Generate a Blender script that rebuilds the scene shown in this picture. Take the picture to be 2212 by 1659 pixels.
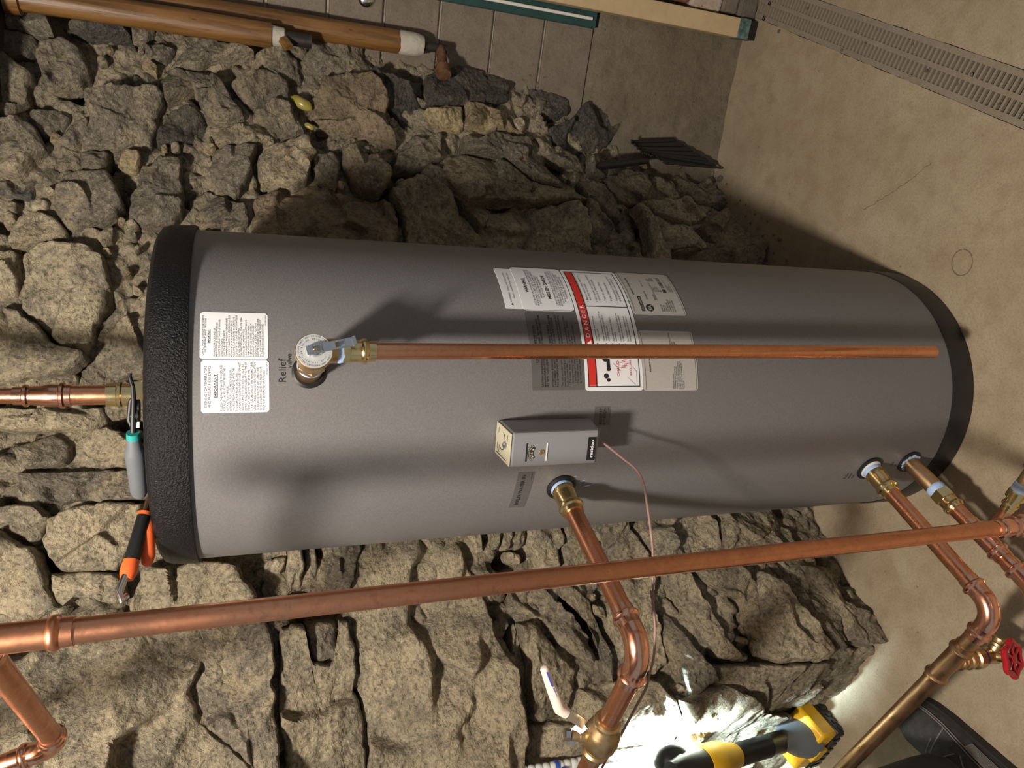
import bpy, bmesh, math, random
import numpy as np
from mathutils import Vector

for o in list(bpy.data.objects):
    bpy.data.objects.remove(o)
SC = bpy.context.scene
COL = SC.collection
R = math.radians

# ---------------------------------------------------------------- camera (phone held sideways: world up points to the picture's left)
FPX, CX, CY = 1533.0, 1106.0, 829.5
CAM = np.array([0.0, -1.262, 1.34])
_d = np.array([5258.0 - CX, 797.0 - CY, FPX]); _d /= np.linalg.norm(_d)
_up = -_d
_fw = np.array([0, 0, 1.0]); _fw = _fw - _up * _fw.dot(_up); _fw /= np.linalg.norm(_fw)
_rt = np.cross(_fw, _up)
if _rt[1] > 0:
    _rt = -_rt
CM = np.stack([_rt, _fw, _up])
_r = CM @ np.array([539 - CX, 849.5 - CY, FPX])
_a = math.atan2(_r[0], _r[1])
CM = np.array([[math.cos(_a), -math.sin(_a), 0], [math.sin(_a), math.cos(_a), 0], [0, 0, 1]]) @ CM
cam_data = bpy.data.cameras.new('camera')
cam_data.sensor_fit = 'HORIZONTAL'
cam_data.sensor_width = 36.0
cam_data.lens = 36.0 * FPX / 2212.0
cam_data.clip_start = 0.02
cam = bpy.data.objects.new('camera', cam_data)
COL.objects.link(cam)
from mathutils import Matrix
_m = Matrix.Identity(4)
for i in range(3):
    _m[i][0] = CM[i, 0]; _m[i][1] = -CM[i, 1]; _m[i][2] = -CM[i, 2]; _m[i][3] = CAM[i]
cam.matrix_world = _m
SC.camera = cam

# ---------------------------------------------------------------- world, lamps, exposure
world = bpy.data.worlds.new('world'); SC.world = world
world.use_nodes = True
bg = world.node_tree.nodes['Background']
bg.inputs[0].default_value = (0.84, 0.92, 1.0, 1)
bg.inputs[1].default_value = 0.30
SC.view_settings.view_transform = 'Standard'
SC.view_settings.look = 'None'
SC.view_settings.gamma = 1.0
SC.view_settings.use_curve_mapping = False
SC.view_settings.exposure = 0.0

def lamp(name, kind, loc, energy, color, size=0.05):
    l = bpy.data.lights.new(name, kind)
    l.energy = energy; l.color = color
    if kind in ('POINT', 'SPOT'):
        l.shadow_soft_size = size
    o = bpy.data.objects.new(name, l); COL.objects.link(o)
    o.location = loc
    return o

def aim(o, p):
    o.rotation_euler = (Vector(p) - o.location).to_track_quat('-Z', 'Y').to_euler()

KEY = lamp('ceiling_bulb_light', 'POINT', (-0.42, -1.19, 2.23), 155, (1.0, 0.94, 0.85), 0.075)

# ---------------------------------------------------------------- helpers
def ray(px, py):
    v = CM @ np.array([px - CX, py - CY, FPX]); return v / np.linalg.norm(v)
def atz(px, py, z):
    r = ray(px, py); return CAM + r * ((z - CAM[2]) / r[2])
def aty(px, py, y):
    r = ray(px, py); return CAM + r * ((y - CAM[1]) / r[1])
def cyl(px, py, rad=0.262):
    r = ray(px, py); a = r[0]**2 + r[1]**2; b = CAM[:2] @ r[:2]; k = CAM[:2] @ CAM[:2] - rad * rad
    s = max(b * b - a * k, 0.0)
    return CAM + r * ((-b - math.sqrt(s)) / a)

RT = 0.262     # tank radius
def tk(theta, z, r=RT):
    a = R(theta); return np.array([r * math.sin(a), -r * math.cos(a), z])

def _hash(i, j, k):
    h = (i * 73856093) ^ (j * 19349663) ^ (k * 83492791)
    h = (h ^ (h >> 13)) * 1274126177
    h = h ^ (h >> 16)
    return (h & 0xFFFF) / 65535.0
def vnoise(p):
    p = np.asarray(p, float)
    f = np.floor(p); i = f.astype(np.int64); t = p - f; t = t * t * (3 - 2 * t)
    out = 0
    for dx in (0, 1):
        wx = t[:, 0] if dx else 1 - t[:, 0]
        for dy in (0, 1):
            wy = t[:, 1] if dy else 1 - t[:, 1]
            for dz in (0, 1):
                wz = t[:, 2] if dz else 1 - t[:, 2]
                out = out + wx * wy * wz * _hash(i[:, 0] + dx, i[:, 1] + dy, i[:, 2] + dz)
    return out * 2 - 1
def fbm(p, octv=4, gain=0.5):
    p = np.asarray(p, float); s = 0; a = 1.0; t = 0
    for o in range(octv):
        s = s + a * vnoise(p * (2.03 ** o) + 17.3 * o); t += a; a *= gain
    return s / t

ORG = {}
def org(o):
    return ORG.get(o.name, np.zeros(3)) if o is not None else np.zeros(3)

def frame(d):
    w = Vector(d).normalized()
    h = Vector((0, 0, 1)) if abs(w.z) < 0.9 else Vector((1, 0, 0))
    u = w.cross(h).normalized(); v = w.cross(u).normalized()
    return np.array(u), np.array(v), np.array(w)

class MB:
    def __init__(self):
        self.v = []; self.f = []
    def add(self, vs, fs):
        n = len(self.v)
        self.v.extend([tuple(map(float, p)) for p in vs])
        self.f.extend([tuple(i + n for i in f) for f in fs])
        return self
    def lathe(self, p0, d, prof, seg=32, ang0=0.0, scale=(1, 1)):
        u, v, w = frame(d); p0 = np.array(p0, float)
        rings = []; vs = []; fs = []
        for (t, r) in prof:
            if r <= 1e-6:
                rings.append([len(vs)]); vs.append(p0 + w * t)
            else:
                rings.append(list(range(len(vs), len(vs) + seg)))
                for k in range(seg):
                    a = ang0 + 2 * math.pi * k / seg
                    vs.append(p0 + w * t + (u * math.cos(a) * scale[0] + v * math.sin(a) * scale[1]) * r)
        for a, b in zip(rings[:-1], rings[1:]):
            if len(a) == 1 and len(b) == 1: continue
            for k in range(seg):
                k2 = (k + 1) % seg
                if len(a) == 1: fs.append((a[0], b[k2], b[k]))
                elif len(b) == 1: fs.append((a[k], a[k2], b[0]))
                else: fs.append((a[k], a[k2], b[k2], b[k]))
        if len(rings[0]) > 1: fs.append(tuple(reversed(rings[0])))
        if len(rings[-1]) > 1: fs.append(tuple(rings[-1]))
        return self.add(vs, fs)
    def tube(self, pts, r, seg=20, cap=True):
        pts = [np.array(p, float) for p in pts]
        rr = r if hasattr(r, '__len__') else [r] * len(pts)
        vs = []; fs = []; pu = None
        for i, p in enumerate(pts):
            d = pts[min(i + 1, len(pts) - 1)] - pts[max(i - 1, 0)]
            d = d / (np.linalg.norm(d) + 1e-12)
            if pu is None:
                u, v, w = frame(d)
            else:
                u = pu - d * pu.dot(d); u /= np.linalg.norm(u); v = np.cross(d, u)
            pu = u
            for k in range(seg):
                a = 2 * math.pi * k / seg
                vs.append(p + (u * math.cos(a) + v * math.sin(a)) * rr[i])
        for i in range(len(pts) - 1):
            for k in range(seg):
                k2 = (k + 1) % seg
                fs.append((i * seg + k, i * seg + k2, (i + 1) * seg + k2, (i + 1) * seg + k))
        if cap:
            fs.append(tuple(reversed(range(seg)))); fs.append(tuple(range((len(pts) - 1) * seg, len(pts) * seg)))
        return self.add(vs, fs)
    def box(self, c, h, ax=None):
        c = np.array(c, float)
        ax = np.eye(3) if ax is None else np.array(ax, float)
        vs = []
        for sx in (-1, 1):
            for sy in (-1, 1):
                for sz in (-1, 1):
                    vs.append(c + ax[0] * sx * h[0] + ax[1] * sy * h[1] + ax[2] * sz * h[2])
        return self.add(vs, [(0, 1, 3, 2), (4, 6, 7, 5), (0, 4, 5, 1), (2, 3, 7, 6), (0, 2, 6, 4), (1, 5, 7, 3)])
    def prism(self, poly, o, ex, ey, ez, d0, d1):
        """poly: 2D points in (ex, ey) about o, swept from ez*d0 to ez*d1"""
        o = np.array(o, float); ex = np.array(ex, float); ey = np.array(ey, float); ez = np.array(ez, float)
        n = len(poly)
        vs = [o + ex * a + ey * b + ez * d0 for a, b in poly] + [o + ex * a + ey * b + ez * d1 for a, b in poly]
        fs = [tuple(reversed(range(n))), tuple(range(n, 2 * n))]
        for k in range(n):
            k2 = (k + 1) % n
            fs.append((k, k2, n + k2, n + k))
        return self.add(vs, fs)
    def build(self, name, m, parent=None, smooth=True, ang=35, bevel=0.0, solid=0.0, fix=True, sub=0):
        me = bpy.data.meshes.new(name)
        o0 = org(parent)
        me.from_pydata([tuple(np.array(p) - o0) for p in self.v], [], self.f)
        if fix or bevel:
            bm = bmesh.new(); bm.from_mesh(me)
            if fix: bmesh.ops.recalc_face_normals(bm, faces=bm.faces)
            bm.to_mesh(me); bm.free()
        ob = bpy.data.objects.new(name, me); COL.objects.link(ob)
        if parent is not None:
            ob.parent = parent
        ORG[ob.name] = o0
        if bevel:
            md = ob.modifiers.new('bevel', 'BEVEL'); md.width = bevel; md.segments = 2; md.limit_method = 'ANGLE'; md.angle_limit = R(40)
        if solid:
            md = ob.modifiers.new('solid', 'SOLIDIFY'); md.thickness = solid
        if sub:
            md = ob.modifiers.new('sub', 'SUBSURF'); md.levels = sub; md.render_levels = sub
        if smooth:
            me.polygons.foreach_set('use_smooth', [True] * len(me.polygons))
            me.set_sharp_from_angle(angle=R(ang))
        me.materials.append(m)
        return ob

def tag(o, label=None, cat=None, group=None, kind=None):
    if label: o['label'] = label
    if cat: o['category'] = cat
    if group: o['group'] = group
    if kind: o['kind'] = kind
    return o
def thing(name, loc, label, cat, group=None):
    o = bpy.data.objects.new(name, None); COL.objects.link(o)
    o.location = tuple(float(x) for x in loc); o.empty_display_size = 0.05
    ORG[o.name] = np.array(loc, float)
    return tag(o, label, cat, group)

# ---------------------------------------------------------------- materials
def nodes_of(name):
    m = bpy.data.materials.new(name); m.use_nodes = True
    nt = m.node_tree; b = nt.nodes['Principled BSDF']
    return m, nt, b
def N(nt, t, **kw):
    n = nt.nodes.new(t)
    for k, v in kw.items(): setattr(n, k, v)
    return n
def ramp(nt, src, stops):
    r = N(nt, 'ShaderNodeValToRGB')
    el = r.color_ramp.elements
    while len(el) < len(stops): el.new(0.5)
    for e, (p, c) in zip(el, stops):
        e.position = p; e.color = (*c, 1) if len(c) == 3 else c
    nt.links.new(src, r.inputs[0]); return r.outputs[0]
def coords(nt, scale=1.0, obj=True):
    tc = N(nt, 'ShaderNodeTexCoord')
    mp = N(nt, 'ShaderNodeMapping')
    mp.inputs['Scale'].default_value = (scale,) * 3 if not hasattr(scale, '__len__') else scale
    nt.links.new(tc.outputs['Object'], mp.inputs[0]); return mp.outputs[0]
def noise(nt, vec, scale, detail=6, rough=0.6, dist=0.0):
    n = N(nt, 'ShaderNodeTexNoise'); n.inputs['Scale'].default_value = scale
    n.inputs['Detail'].default_value = detail; n.inputs['Roughness'].default_value = rough
    n.inputs['Distortion'].default_value = dist
    nt.links.new(vec, n.inputs['Vector']); return n.outputs[0]
def mix(nt, f, a, b, mode='MIX'):
    n = N(nt, 'ShaderNodeMix'); n.data_type = 'RGBA'; n.blend_type = mode
    for s, v in ((n.inputs[0], f), (n.inputs[6], a), (n.inputs[7], b)):
        if isinstance(v, (int, float)): s.default_value = v
        elif isinstance(v, tuple): s.default_value = (*v, 1) if len(v) == 3 else v
        else: nt.links.new(v, s)
    return n.outputs[2]
def bump(nt, b, h, strength=0.5, dist=0.01, prev=None):
    n = N(nt, 'ShaderNodeBump'); n.inputs['Strength'].default_value = strength; n.inputs['Distance'].default_value = dist
    nt.links.new(h, n.inputs['Height'])
    if prev is not None: nt.links.new(prev, n.inputs['Normal'])
    nt.links.new(n.outputs[0], b.inputs['Normal']); return n.outputs[0]
def plain(name, col, rough=0.5, metal=0.0, spec=0.5, nz=0.0, nscale=60, bmp=0.0, bscale=300, bdist=0.001):
    m, nt, b = nodes_of(name)
    b.inputs['Roughness'].default_value = rough; b.inputs['Metallic'].default_value = metal
    b.inputs['Specular IOR Level'].default_value = spec
    v = coords(nt)
    n = noise(nt, v, nscale)
    lo = tuple(c * (1 - nz) for c in col); hi = tuple(min(1, c * (1 + nz)) for c in col)
    nt.links.new(ramp(nt, n, [(0.3, lo), (0.7, hi)]), b.inputs['Base Color'])
    if bmp: bump(nt, b, noise(nt, v, bscale, 3), bmp, bdist)
    return m

def copper_mat(name, col, rough, tarn, col2):
    m, nt, b = nodes_of(name)
    b.inputs['Metallic'].default_value = 1.0
    v = coords(nt)
    n1 = noise(nt, v, 22, 8, 0.7, 0.6)
    n2 = noise(nt, v, 140, 4, 0.6)
    c = mix(nt, ramp(nt, n1, [(0.42, (0, 0, 0)), (0.68, (tarn,) * 3)]), col, col2)
    c = mix(nt, ramp(nt, n2, [(0.55, (0, 0, 0)), (0.75, (0.35,) * 3)]), c, tuple(x * 0.55 for x in col2))
    nt.links.new(c, b.inputs['Base Color'])
    r = ramp(nt, n1, [(0.3, (rough * 0.7,) * 3), (0.75, (min(1, rough * 1.6),) * 3)])
    nt.links.new(r, b.inputs['Roughness'])
    bump(nt, b, n2, 0.05, 0.002)
    return m
M = {}
M['copper'] = copper_mat('copper_pipe_metal', (0.82, 0.385, 0.215), 0.25, 0.5, (0.58, 0.235, 0.115))
M['copper_old'] = copper_mat('dulled_copper', (0.76, 0.345, 0.195), 0.30, 0.65, (0.48, 0.195, 0.10))
M['copper_fit'] = copper_mat('bright_copper_fitting', (0.86, 0.47, 0.33), 0.20, 0.35, (0.60, 0.27, 0.16))
M['bronze'] = copper_mat('brown_bronze', (0.52, 0.32, 0.17), 0.36, 0.6, (0.34, 0.19, 0.10))
M['brass'] = copper_mat('yellow_brass', (0.82, 0.64, 0.32), 0.18, 0.4, (0.56, 0.40, 0.17))
M['brass_dull'] = copper_mat('cast_brass', (0.66, 0.47, 0.25), 0.34, 0.6, (0.42, 0.28, 0.13))
M['chrome'] = plain('polished_steel', (0.72, 0.72, 0.74), 0.18, 1.0)
M['data_plate'] = plain('pale_aluminium_plate', (0.78, 0.77, 0.74), 0.38, 0.55)
M['zinc'] = plain('zinc_plated_steel', (0.62, 0.64, 0.68), 0.28, 1.0, nz=0.1)
M['aged_brass_nipple'] = copper_mat('aged_brass_nipple', (0.60, 0.40, 0.22), 0.33, 0.7, (0.36, 0.20, 0.12))

def tank_mat():
    m, nt, b = nodes_of('grey_textured_paint')
    v = coords(nt)
    n = noise(nt, v, 420, 3, 0.5)
    big = noise(nt, v, 3, 3, 0.5)
    c = mix(nt, ramp(nt, n, [(0.4, (0, 0, 0)), (0.62, (1, 1, 1))]), (0.158, 0.149, 0.148), (0.186, 0.176, 0.174))
    c = mix(nt, ramp(nt, big, [(0.4, (0, 0, 0)), (0.7, (0.25,) * 3)]), c, (0.15, 0.146, 0.148))
    sc = noise(nt, coords(nt, (500, 500, 60)), 1.0, 2, 0.5)
    c = mix(nt, ramp(nt, sc, [(0.80, (0, 0, 0)), (0.84, (0.5,) * 3)]), c, (0.5, 0.5, 0.5))
    nt.links.new(c, b.inputs['Base Color'])
    b.inputs['Roughness'].default_value = 0.42
    bump(nt, b, n, 0.22, 0.0012)
    return m
M['tank'] = tank_mat()
M['cap'] = plain('black_grained_plastic', (0.009, 0.009, 0.010), 0.33, spec=0.22, bmp=0.9, bscale=360, bdist=0.003)
M['black'] = plain('black_plastic', (0.012, 0.012, 0.012), 0.35)
M['rubber'] = plain('black_rubber', (0.009, 0.009, 0.009), 0.5, nz=0.3)
M['base_ring'] = plain('black_scuffed_plastic', (0.012, 0.012, 0.012), 0.38, nz=0.4, nscale=30)
M['paper'] = plain('white_sticker_paper', (0.80, 0.80, 0.82), 0.35, nz=0.02)
M['silver_paper'] = plain('silver_sticker', (0.44, 0.42, 0.39), 0.38, 0.0, nz=0.06, nscale=300)
M['clear_film'] = plain('clear_film_sticker', (0.115, 0.108, 0.106), 0.16)
M['ink'] = plain('black_ink', (0.012, 0.012, 0.014), 0.6)
M['red_ink'] = plain('red_ink', (0.62, 0.035, 0.025), 0.45)
M['grey_ink'] = plain('grey_ink', (0.06, 0.06, 0.065), 0.5)
M['white_ink'] = plain('white_ink', (0.85, 0.85, 0.85), 0.5)
M['tape'] = plain('pale_blue_thread_tape', (0.42, 0.56, 0.82), 0.55, nz=0.15, nscale=120, bmp=0.4, bscale=500)
M['foam'] = plain('off_white_foam', (0.72, 0.70, 0.66), 0.8, nz=0.15, bmp=0.6, bscale=200)
M['box'] = plain('grey_enamel', (0.24, 0.235, 0.245), 0.33)
M['beige_plate'] = plain('beige_dial_plate', (0.50, 0.46, 0.33), 0.3)
M['white_grip'] = plain('cream_vinyl_grip', (0.80, 0.72, 0.60), 0.45)
M['blue_ink'] = plain('blue_print', (0.06, 0.07, 0.35), 0.5)
M['red'] = plain('red_enamel', (0.42, 0.012, 0.02), 0.22)
M['blue_seal'] = plain('blue_seal', (0.03, 0.08, 0.42), 0.4)
M['orange'] = plain('orange_rubber', (0.80, 0.13, 0.03), 0.38)
M['grip_grey'] = plain('grey_rubber_grip', (0.13, 0.14, 0.15), 0.55)
M['teal'] = plain('teal_plastic', (0.03, 0.32, 0.29), 0.4)
M['yellow'] = plain('yellow_plastic', (0.82, 0.46, 0.015), 0.38)
M['wire'] = plain('pinkish_brown_cable', (0.30, 0.17, 0.145), 0.4)
M['white_plastic'] = plain('white_plastic', (0.75, 0.74, 0.70), 0.4)

def stone_mat(name, tan, grey, dark, mixpos=0.5, grain=1.0, sparkle=0.0):
    m, nt, b = nodes_of(name)
    v = coords(nt)
    oi = N(nt, 'ShaderNodeObjectInfo')
    ad = N(nt, 'ShaderNodeVectorMath'); ad.operation = 'ADD'
    cmb = N(nt, 'ShaderNodeCombineXYZ')
    mul = N(nt, 'ShaderNodeMath'); mul.operation = 'MULTIPLY'; mul.inputs[1].default_value = 40
    nt.links.new(oi.outputs['Random'], mul.inputs[0])
    nt.links.new(mul.outputs[0], cmb.inputs[0]); nt.links.new(mul.outputs[0], cmb.inputs[2])
    nt.links.new(v, ad.inputs[0]); nt.links.new(cmb.outputs[0], ad.inputs[1])
    w = ad.outputs[0]
    big = noise(nt, w, 9, 8, 0.62, 0.5)
    mid = noise(nt, w, 42, 8, 0.7, 0.4)
    fine = noise(nt, w, 125 * grain, 4, 0.65, 0.3)
    pit = noise(nt, w, 48 * grain, 7, 0.72, 0.8)
    c = mix(nt, ramp(nt, big, [(mixpos - 0.07, (0, 0, 0)), (mixpos + 0.08, (1, 1, 1))]), tan, tuple(x * 0.86 for x in grey))
    c = mix(nt, ramp(nt, mid, [(0.50, (0, 0, 0)), (0.68, (0.8,) * 3)]), c, dark)
    c = mix(nt, ramp(nt, pit, [(0.55, (0, 0, 0)), (0.68, (0.5,) * 3)]), c, tuple(x * 0.55 for x in dark))
    c = mix(nt, ramp(nt, fine, [(0.34, (0.6,) * 3), (0.48, (0, 0, 0))]), c, tuple(x * 0.28 for x in dark))
    c = mix(nt, ramp(nt, fine, [(0.55, (0, 0, 0)), (0.70, (0.45,) * 3)]), c, tuple(min(1, x * 1.6 + .02) for x in tan))
    hv = N(nt, 'ShaderNodeHueSaturation')
    mr = N(nt, 'ShaderNodeMapRange'); mr.inputs[3].default_value = 1.10; mr.inputs[4].default_value = 1.5
    nt.links.new(oi.outputs['Random'], mr.inputs[0]); nt.links.new(mr.outputs[0], hv.inputs['Value'])
    nt.links.new(c, hv.inputs['Color'])
    nt.links.new(hv.outputs[0], b.inputs['Base Color'])
    b.inputs['Roughness'].default_value = 0.8
    b.inputs['Specular IOR Level'].default_value = 0.3
    bp = bump(nt, b, mid, 0.9, 0.024)
    bp = bump(nt, b, pit, 0.8, -0.008, bp)
    bump(nt, b, fine, 1.0, 0.008, bp)
    return m
M['stone_tan'] = stone_mat('tan_fieldstone', (0.44, 0.36, 0.235), (0.31, 0.265, 0.185), (0.17, 0.14, 0.10), 0.52)
M['stone_grey'] = stone_mat('grey_fieldstone', (0.37, 0.30, 0.195), (0.235, 0.20, 0.147), (0.125, 0.107, 0.08), 0.44)
M['stone_dark'] = stone_mat('dark_slaty_stone', (0.18, 0.155, 0.112), (0.11, 0.10, 0.082), (0.055, 0.05, 0.042), 0.45)
M['stone_brown'] = stone_mat('brown_flat_stone', (0.34, 0.26, 0.165), (0.28, 0.215, 0.14), (0.20, 0.15, 0.10), 0.5)
M['stone_yellow'] = stone_mat('ochre_crumbly_stone', (0.43, 0.335, 0.19), (0.34, 0.265, 0.16), (0.17, 0.13, 0.08), 0.5)
M['mortar'] = stone_mat('crumbly_lime_mortar', (0.42, 0.345, 0.23), (0.30, 0.25, 0.175), (0.14, 0.115, 0.08), 0.5, 0.9)

def concrete_mat(name, c1, c2, c3, sc=1.0, rough=0.75, bm_=0.35):
    m, nt, b = nodes_of(name)
    v = coords(nt)
    big = noise(nt, v, 2.2 * sc, 7, 0.6, 0.4)
    mid = noise(nt, v, 11 * sc, 8, 0.65, 0.2)
    fine = noise(nt, v, 240, 4, 0.7)
    sp = noise(nt, v, 75, 2, 0.5)
    c = mix(nt, ramp(nt, big, [(0.35, (0, 0, 0)), (0.68, (1, 1, 1))]), c1, c2)
    c = mix(nt, ramp(nt, mid, [(0.45, (0, 0, 0)), (0.74, (0.6,) * 3)]), c, c3)
    c = mix(nt, ramp(nt, fine, [(0.40, (0.28,) * 3), (0.52, (0, 0, 0))]), c, tuple(x * 0.6 for x in c3))
    c = mix(nt, ramp(nt, sp, [(0.70, (0, 0, 0)), (0.76, (0.5,) * 3)]), c, tuple(x * 0.35 for x in c3))
    nt.links.new(c, b.inputs['Base Color'])
    b.inputs['Roughness'].default_value = rough
    bp = bump(nt, b, mid, bm_, 0.006)
    bump(nt, b, fine, bm_ * 0.6, 0.0015, bp)
    return m
M['floor'] = concrete_mat('worn_concrete_floor', (0.35, 0.275, 0.178), (0.425, 0.35, 0.24), (0.255, 0.18, 0.105), 1.9, 0.55, 0.25)
M['block'] = concrete_mat('concrete_block', (0.185, 0.148, 0.11), (0.225, 0.183, 0.14), (0.125, 0.098, 0.07), 2.5, 0.85, 0.7)
M['block_mortar'] = concrete_mat('block_mortar', (0.36, 0.31, 0.25), (0.40, 0.35, 0.28), (0.27, 0.22, 0.17), 2.5, 0.9, 0.5)
M['parge'] = concrete_mat('dark_parging', (0.165, 0.132, 0.09), (0.21, 0.172, 0.12), (0.10, 0.078, 0.05), 2.5, 0.8, 0.9)
M['grate'] = concrete_mat('weathered_grate', (0.27, 0.225, 0.165), (0.31, 0.26, 0.195), (0.22, 0.17, 0.12), 3.0, 0.55, 0.15)
M['drain_dark'] = plain('dark_drain_channel', (0.010, 0.0085, 0.006), 0.8)
M['beige_paint'] = plain('beige_painted_steel', (0.56, 0.41, 0.23), 0.45, nz=0.10, nscale=25)
M['teal_paint'] = plain('dark_teal_paint', (0.018, 0.060, 0.058), 0.45, nz=0.25, nscale=12)
M['chipped_paint'] = plain('chipped_teal_primer', (0.10, 0.16, 0.15), 0.6, nz=0.8, nscale=60)
M['pier_pink'] = concrete_mat('pinkish_painted_block', (0.46, 0.36, 0.28), (0.52, 0.42, 0.33), (0.34, 0.25, 0.18), 3, 0.85, 0.6)
M['pier_red'] = concrete_mat('red_brown_painted_block', (0.20, 0.085, 0.045), (0.24, 0.11, 0.06), (0.14, 0.06, 0.035), 3, 0.8, 0.4)
M['pier_grey'] = concrete_mat('dark_grey_block', (0.15, 0.12, 0.09), (0.18, 0.15, 0.115), (0.09, 0.075, 0.055), 3, 0.9, 0.8)
def wrap_mat():
    m, nt, b = nodes_of('varnished_brown_wrap')
    v = coords(nt, (30, 30, 3))
    n = noise(nt, v, 2.2, 7, 0.65, 0.5)
    n2 = noise(nt, coords(nt, (25, 25, 6)), 4, 5, 0.6)
    c = ramp(nt, n, [(0.30, (0.085, 0.038, 0.010)), (0.5, (0.18, 0.084, 0.023)), (0.72, (0.25, 0.130, 0.043))])
    c = mix(nt, ramp(nt, n2, [(0.66, (0, 0, 0)), (0.72, (0.8,) * 3)]), c, (0.06, 0.03, 0.01))
    nt.links.new(c, b.inputs['Base Color'])
    b.inputs['Roughness'].default_value = 0.42
    bump(nt, b, n, 0.35, 0.004)
    return m
M['wrap'] = wrap_mat()
M['plaster'] = plain('white_plaster', (0.46, 0.42, 0.35), 0.8, nz=0.12, bmp=0.5, bscale=80, bdist=0.004)
M['iron'] = plain('dark_iron', (0.035, 0.030, 0.026), 0.5, 0.4, nz=0.4)
M['rust'] = plain('rusty_iron', (0.14, 0.065, 0.03), 0.75, 0.2, nz=0.5, bmp=0.5, bscale=150)
M['ceiling_wood'] = plain('old_ceiling_timber', (0.16, 0.11, 0.065), 0.8, nz=0.3, nscale=8)
# ================================================================ SETTING
# ---------------------------------------------------------------- floor with the drain channel
DR0 = np.array([0.627, -0.169]); DRD = np.array([0.617, 0.787]); DRD /= np.linalg.norm(DRD)
DRN = np.array([DRD[1], -DRD[0]])            # towards the far side of the drain
DW = 0.086                                   # channel width
def dr(a, b, z=0.0):
    p = DR0 + DRD * a + DRN * b; return (p[0], p[1], z)
def floor_strip(b0, b1, nb, a0=-5.0, a1=3.0):
    fm = MB(); rng = random.Random(4)
    al = [a0, -3, -1.6, -0.9] + [-0.5 + 0.02 * i for i in range(80)] + [1.2, 1.8, a1]
    bl = nb
    vs = []; fs = []
    for a in al:
        for b in bl:
            near = (abs(b) < 1e-6) or (abs(b - DW) < 1e-6)
            j = (rng.random() - 0.5) * 0.0035 if near and -0.55 < a < 1.15 else 0
            side = -1 if b <= 0 else 1
            vs.append(dr(a, b + side * abs(j), 0.0))
    n = len(bl)
    for i in range(len(al) - 1):
        for k in range(n - 1):
            fs.append((i * n + k, i * n + k + 1, (i + 1) * n + k + 1, (i + 1) * n + k))
    fm.add(vs, fs); return fm
fm = floor_strip(0, 0, [-4.0, -2, -1, -0.4, -0.1, 0.0])
f2 = floor_strip(0, 0, [DW, DW + 0.1, DW + 0.5, DW + 1.5, 4.0])
fm.add(f2.v, f2.f)
floor = tag(fm.build('floor', M['floor'], smooth=False), kind='structure')
ch = MB()
for (b0, b1, z0, z1) in ((-0.004, -0.004, 0, -0.16), (DW + 0.004, DW + 0.004, 0, -0.16)):
    ch.add([dr(-5, b0, z0), dr(3, b0, z0), dr(3, b0, z1), dr(-5, b0, z1)], [(0, 1, 2, 3)])
ch.add([dr(-5, -0.01, -0.16), dr(3, -0.01, -0.16), dr(3, DW + 0.01, -0.16), dr(-5, DW + 0.01, -0.16)], [(0, 1, 2, 3)])
ch.build('drain_channel', M['drain_dark'], floor, smooth=False, fix=False)
# hairline crack as a fine raised-edged groove strip, round patch
def floor_px(pts): return [atz(x, y, 0) for x, y in pts]

# ---------------------------------------------------------------- stone wall: a battered face, front surface nf(s, z)
WA = R(13.1)
WT = np.array([math.cos(WA), math.sin(WA), 0]); WQ = np.array([-math.sin(WA), math.cos(WA), 0])
def nf(s, z):
    s = np.asarray(s, float); z = np.asarray(z, float)
    lo = np.interp(s, [-1.6, -1.05, -0.87, -0.77, -0.68, -0.57, -0.42, -0.265, 0, 0.3, 0.456, 0.60, 0.753, 1.0], [0.95, 0.66, 0.48, 0.355, 0.22, 0.095, 0.165, 0.235, 0.295, 0.28, 0.262, 0.325, 0.395, 0.40])
    hi = np.interp(s, [-1.6, -1.1, -0.8, -0.55, -0.3, 0, 0.45, 0.75, 1.0], [0.36, 0.30, 0.275, 0.265, 0.28, 0.30, 0.295, 0.292, 0.292])
    t = np.clip((z - 0.12) / 0.62, 0, 1)
    t2 = np.clip((z - 0.60) / 0.30, 0, 1); k = np.clip((-0.60 - s) / 0.12, 0, 1)
    t = t * (1 - k) + t2 * k; t = t * t * (3 - 2 * t)
    return lo * (1 - t) + hi * t + 0.008 * np.exp(-((s - 0.73) / 0.13) ** 2) * np.exp(-((z - 0.50) / 0.26) ** 2)
def wp(s, z, n): return WT * s + WQ * n + np.array([0, 0, z])
def wall_sz(px, py):
    r = ray(px, py); n = 0.29
    for _ in range(25):
        t = (n - CAM @ WQ) / (r @ WQ); P = CAM + r * t
        s = P @ WT; z = P[2]
        n = 0.5 * n + 0.5 * float(nf(s, z))
    return float(s), float(z)

def resample(poly, n):
    p = np.array(poly + [poly[0]], float)
    L = np.r_[0, np.cumsum(np.linalg.norm(np.diff(p, axis=0), axis=1))]
    t = np.linspace(0, L[-1], n, endpoint=False)
    return np.stack([np.interp(t, L, p[:, 0]), np.interp(t, L, p[:, 1])], 1), L[-1]

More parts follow.
